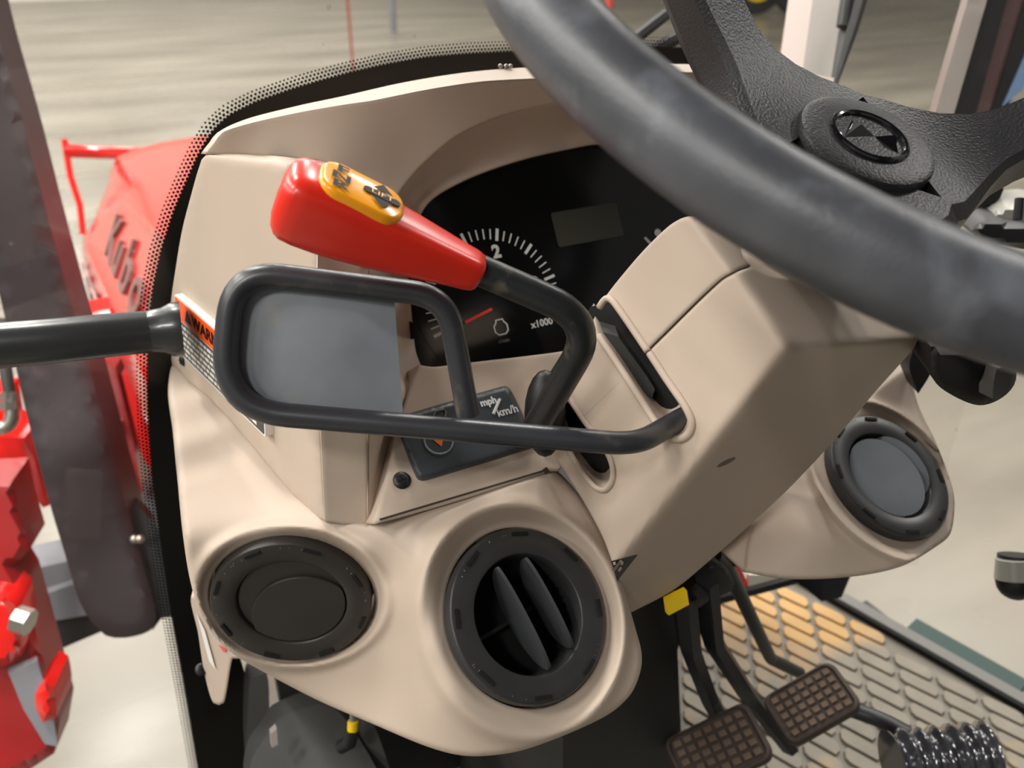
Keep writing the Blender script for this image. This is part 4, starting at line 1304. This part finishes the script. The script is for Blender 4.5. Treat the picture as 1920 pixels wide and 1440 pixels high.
hood = build('hood_shell', hm, 'red_paint', hd, smooth_angle=26)
# raised lettering on the left side face (between the two creases)
def hood_side(y, v):
    f, zt, c1, c2 = hood_prof(y)
    return W(.099 + (.052 - .022*f - .099)*v, y, c1 - .022 + (c2 + .012 - c1 + .022)*v)
la_, lb_ = hood_side(1.80, .58), hood_side(1.30, .66)
tex = unit(lb_ - la_)
nrm = unit(np.cross(tex, hood_side(1.5, 0) - hood_side(1.5, 1)))
if nrm[0] > 0: nrm = -nrm
tey = np.cross(nrm, tex)
for i, ch in enumerate('Kubota'):
    yy = 1.80 - i*.165
    c = hood_side(yy, .55 + .02*i)
    build('brand_letter', text(ch, .125, c, tex, tey, nrm, .003, extrude=.003, sx=1.9, bold=.001), 'letter', hood, smooth_angle=0)
for i, ch in enumerate('MX5'):
    yy = 2.10 - i*.17
    f, zt, c1, c2 = hood_prof(yy)
    c = W(.028 - .030*f, yy, c2 - .085)
    build('model_letter', text(ch, .12, c, np.array([0, -1.0, 0]), Z3, np.array([-1.0, 0, 0]), .004, extrude=.003, sx=1.6, bold=.003), 'letter', hood, smooth_angle=0)
gd_ = hd
build('guard_upright', tube(np.array([P(121, 262, 2.35), P(132, 330, 2.35), P(150, 385, 2.35), P(156, 440, 2.35)]), .0085, 10), 'red_paint', gd_)
build('guard_crossbar', tube(np.array([P(122, 283, 2.35), P(190, 286, 2.38), P(300, 290, 2.30)]), .018, 12), 'red_paint', gd_)

bp_ = thing('boom_post', 'wide dusty black upright post outside the windshield, bolted at its foot', 'post', P(215, 1190, 1.12))
pr = [(-40, -60), (-52, 120), (0, 80), (46, 240), (90, 410), (131, 562), (168, 690), (205, 830), (240, 960), (268, 1060), (292, 1150), (282, 1182), (235, 1196), (198, 1192), (176, 1172), (150, 1130), (122, 1040), (92, 940), (48, 770), (8, 590), (-40, 400)]
build('post', sheet([(-52, -60, 1), (-34, -60, 1)] + pr[2:] + [(-52, 350, 1)], tps([(-30, 0, 1.02), (0, 80, 1.03), (131, 562, 1.08), (240, 960, 1.12), (292, 1150, 1.13), (176, 1172, 1.11), (48, 770, 1.07), (-40, 400, 1.03), (150, 850, 1.085)]), step=16, back=(.02, .09, 0), lip=(10, .006)), 'post', bp_)
bkt = bp_
build('foot_bracket', sheet([(238, 960), (262, 955), (300, 1000), (330, 1150), (302, 1160), (286, 1182)], lambda a, b: np.full(np.size(a), 1.15), step=14, back=(0, .03, 0)), 'black', bkt)
for x in (252, 262):
    build('bolt', sphere(P(x, 1011, 1.12), .006, sc=(1, 1, 1), nu=10, nv=6), 'steel', bkt)

lo_t = thing('loader_frame', 'red loader side frame with bolts and hydraulic block left of the hood', 'loader frame', P(60, 1400, 1.1))
def lsheet(name, pts, d, material, back=(.02, .05, 0), step=14, lip=None, sharp=True):
    ys = [q[1] for q in pts]
    dd = d if isinstance(d, tuple) else (d, d)
    y0, y1 = min(ys), max(ys)
    return build(name, sheet([(x, y, 1) if sharp else (x, y) for x, y in pts], lambda a, b: dd[0] + (dd[1]-dd[0])*(np.ravel(b)-y0)/(y1-y0), step=step, back=back, lip=lip), material, lo_t)
lsheet('valve_block', [(-60, 818), (46, 820), (60, 905), (58, 912), (-60, 945)], 1.24, 'red_paint')
lsheet('valve_face', [(-60, 745), (8, 740), (16, 800), (44, 822), (-60, 830)], 1.27, 'red_paint')
lsheet('side_lug', [(44, 826), (64, 860), (82, 930), (92, 948), (80, 952), (62, 925)], 1.23, 'red_dark')
lsheet('tower', [(-60, 905), (24, 900), (36, 960), (56, 1030), (40, 1048), (20, 1060), (44, 1100), (80, 1230), (112, 1350), (102, 1412), (60, 1440), (-60, 1500)], 1.10, 'red_dark', lip=(14, .012))
lsheet('boss', [(-40, 1120), (10, 1118), (28, 1135), (36, 1180), (40, 1230), (20, 1245), (-40, 1250)], 1.06, 'red_paint', lip=(16, .02), sharp=False)
lsheet('lower_plate', [(16, 1262), (70, 1240), (98, 1330), (108, 1400), (84, 1395), (44, 1330)], 1.075, 'grey_cast', back=(.0, .01, 0))
lsheet('lower_lug', [(66, 1300), (84, 1280), (100, 1290), (106, 1345), (80, 1355), (68, 1330)], 1.05, 'red_paint', lip=(10, .012), sharp=False)
build('bolt', tube(np.array([P(30, 1160, 1.05), P(56, 1168, 1.05)]), .017, 8), 'steel', lo_t)
build('bolt', tube(np.array([P(30, 928, 1.18), P(54, 922, 1.18)]), .014, 8), 'steel', lo_t)
cy = thing('grey_crossbeam', 'grey and black cast crossbeam behind the dusty post', 'beam', P(130, 1120, 1.2))
def csheet(name, pts, d, material, back=(.0, .06, 0)):
    return build(name, sheet([(x, y, 1) for x, y in pts], lambda a, b: np.full(np.size(a), d), step=14, back=back), material, cy)
csheet('upper_face', [(38, 1072), (130, 1052), (150, 1092), (66, 1122)], 1.26, 'grey_cast')
csheet('front_face', [(66, 1120), (150, 1092), (240, 1080), (240, 1140), (80, 1168)], 1.25, 'grey_cast')
csheet('lower_face', [(62, 1166), (200, 1130), (200, 1180), (116, 1216), (116, 1240), (92, 1250), (78, 1210)], 1.26, 'black')
hy = thing('hydraulic_fitting', 'zinc elbow fitting with a grey hose on the red valve block', 'fitting', P(20, 790, 1.2))
build('elbow', tube(fillet([P(-50, 806, 1.2), P(24, 803, 1.2), P(22, 740, 1.2)], [.02], 6, .01), .010, 12), 'steel', hy)
build('nut', tube(np.array([P(20, 768, 1.2), P(19, 752, 1.2)]), .0135, 6), 'steel', hy)
build('nut', tube(np.array([P(19, 750, 1.2), P(18, 735, 1.2)]), .0125, 6), 'steel', hy)
build('hose', tube(np.array([P(18, 738, 1.2), P(12, 700, 1.2), P(5, 650, 1.21), P(2, 600, 1.22)]), .0085, 12), 'dark_int2', hy)
eng = hd
def esheet(name, pts, d, material, lip=None):
    return build(name, sheet([(x, y, 1) for x, y in pts], lambda a, b: np.full(np.size(a), d), step=14, back=(.02, .06, 0), lip=lip), material, eng)
esheet('frame_panel', [(150, 590), (205, 580), (250, 720), (285, 860), (300, 930), (222, 925), (190, 800), (165, 690)], 1.45, 'red_paint')
esheet('frame_rail', [(196, 680), (216, 690), (250, 830), (268, 925), (250, 925), (222, 820)], 1.38, 'red_dark')
esheet('frame_cover', [(228, 700), (262, 640), (300, 640), (300, 900), (268, 860)], 1.30, 'red_paint')
esheet('clamp', [(193, 803), (222, 799), (224, 810), (196, 814)], 1.36, 'white_tape')
for x, y in ((160, 682), (184, 677), (166, 699), (189, 694), (182, 708)):
    build('bolt', sphere(P(x, y, 1.40), .0045, nu=8, nv=6), 'steel', eng)
esheet('lower_pipe', [(230, 925), (300, 935), (310, 1010), (250, 1000)], 1.40, 'grey_cast')
wl = lsheet('front_lamp', [(132, 556), (160, 550), (164, 560), (136, 572)], 2.0, 'white_tape', back=(0, .01, 0))

# ================================================================== FAR HALL: wheels, poles
pk = None
for px, py, r in ((1412, 26, .62), (1492, 28, .55)):
    g = ray(px, py)
    c = CAM + g*((0 - CAM[2])/g[2]) + Z3*r
    n = unit(np.array([-.35, -1, 0])); ex, ey, n = basis(n)
    if pk is None:
        pk = thing('parked_machine', 'far parked machine on black tyres with bright yellow hubs', 'machine', c - Z3*r)
    t = build('tyre', lathe(c, ex, ey, n, [(r*.62, -.16), (r*.95, -.17), (r, -.10), (r, .10), (r*.95, .17), (r*.62, .16)], 32), 'tyre', pk)
    build('hub', lathe(c, ex, ey, n, [(r*.64, .10), (r*.60, .14), (r*.30, .08), (1e-3, .08)], 32), 'hub_yellow', t)
    if px == 1412: c_first = c
build('chassis', obox((c + c_first)/2 + Z3*.75, X3, Y3, Z3, 1.3, .5, .35), 'green', pk, smooth_angle=0)
def gp(px, py):
    g = ray(px, py); return CAM + g*(-CAM[2]/g[2])
p = gp(664, 150)
build('reflection_pole', tube(np.array([p, p + Z3*1.0]), .014, 10), 'red_dark', None, label='thin red pole standing in for a red reflection on the hall floor', cat='pole', loc=tuple(p))  # pole added to stand in for a red reflection
p = gp(738, 60)
build('stand_post', tube(np.array([p, p + Z3*1.6]), .06, 12), 'grey_cast', None, label='grey stand post on the concrete floor beyond the hood', cat='post', loc=tuple(p))
p = gp(1142, 12)
build('floor_marker', tube(np.array([p, p + Z3*.7]), .09, 12), 'red_tape', None, label='small red marker post far across the hall floor', cat='marker', loc=tuple(p))
print('TREADS', cnt)
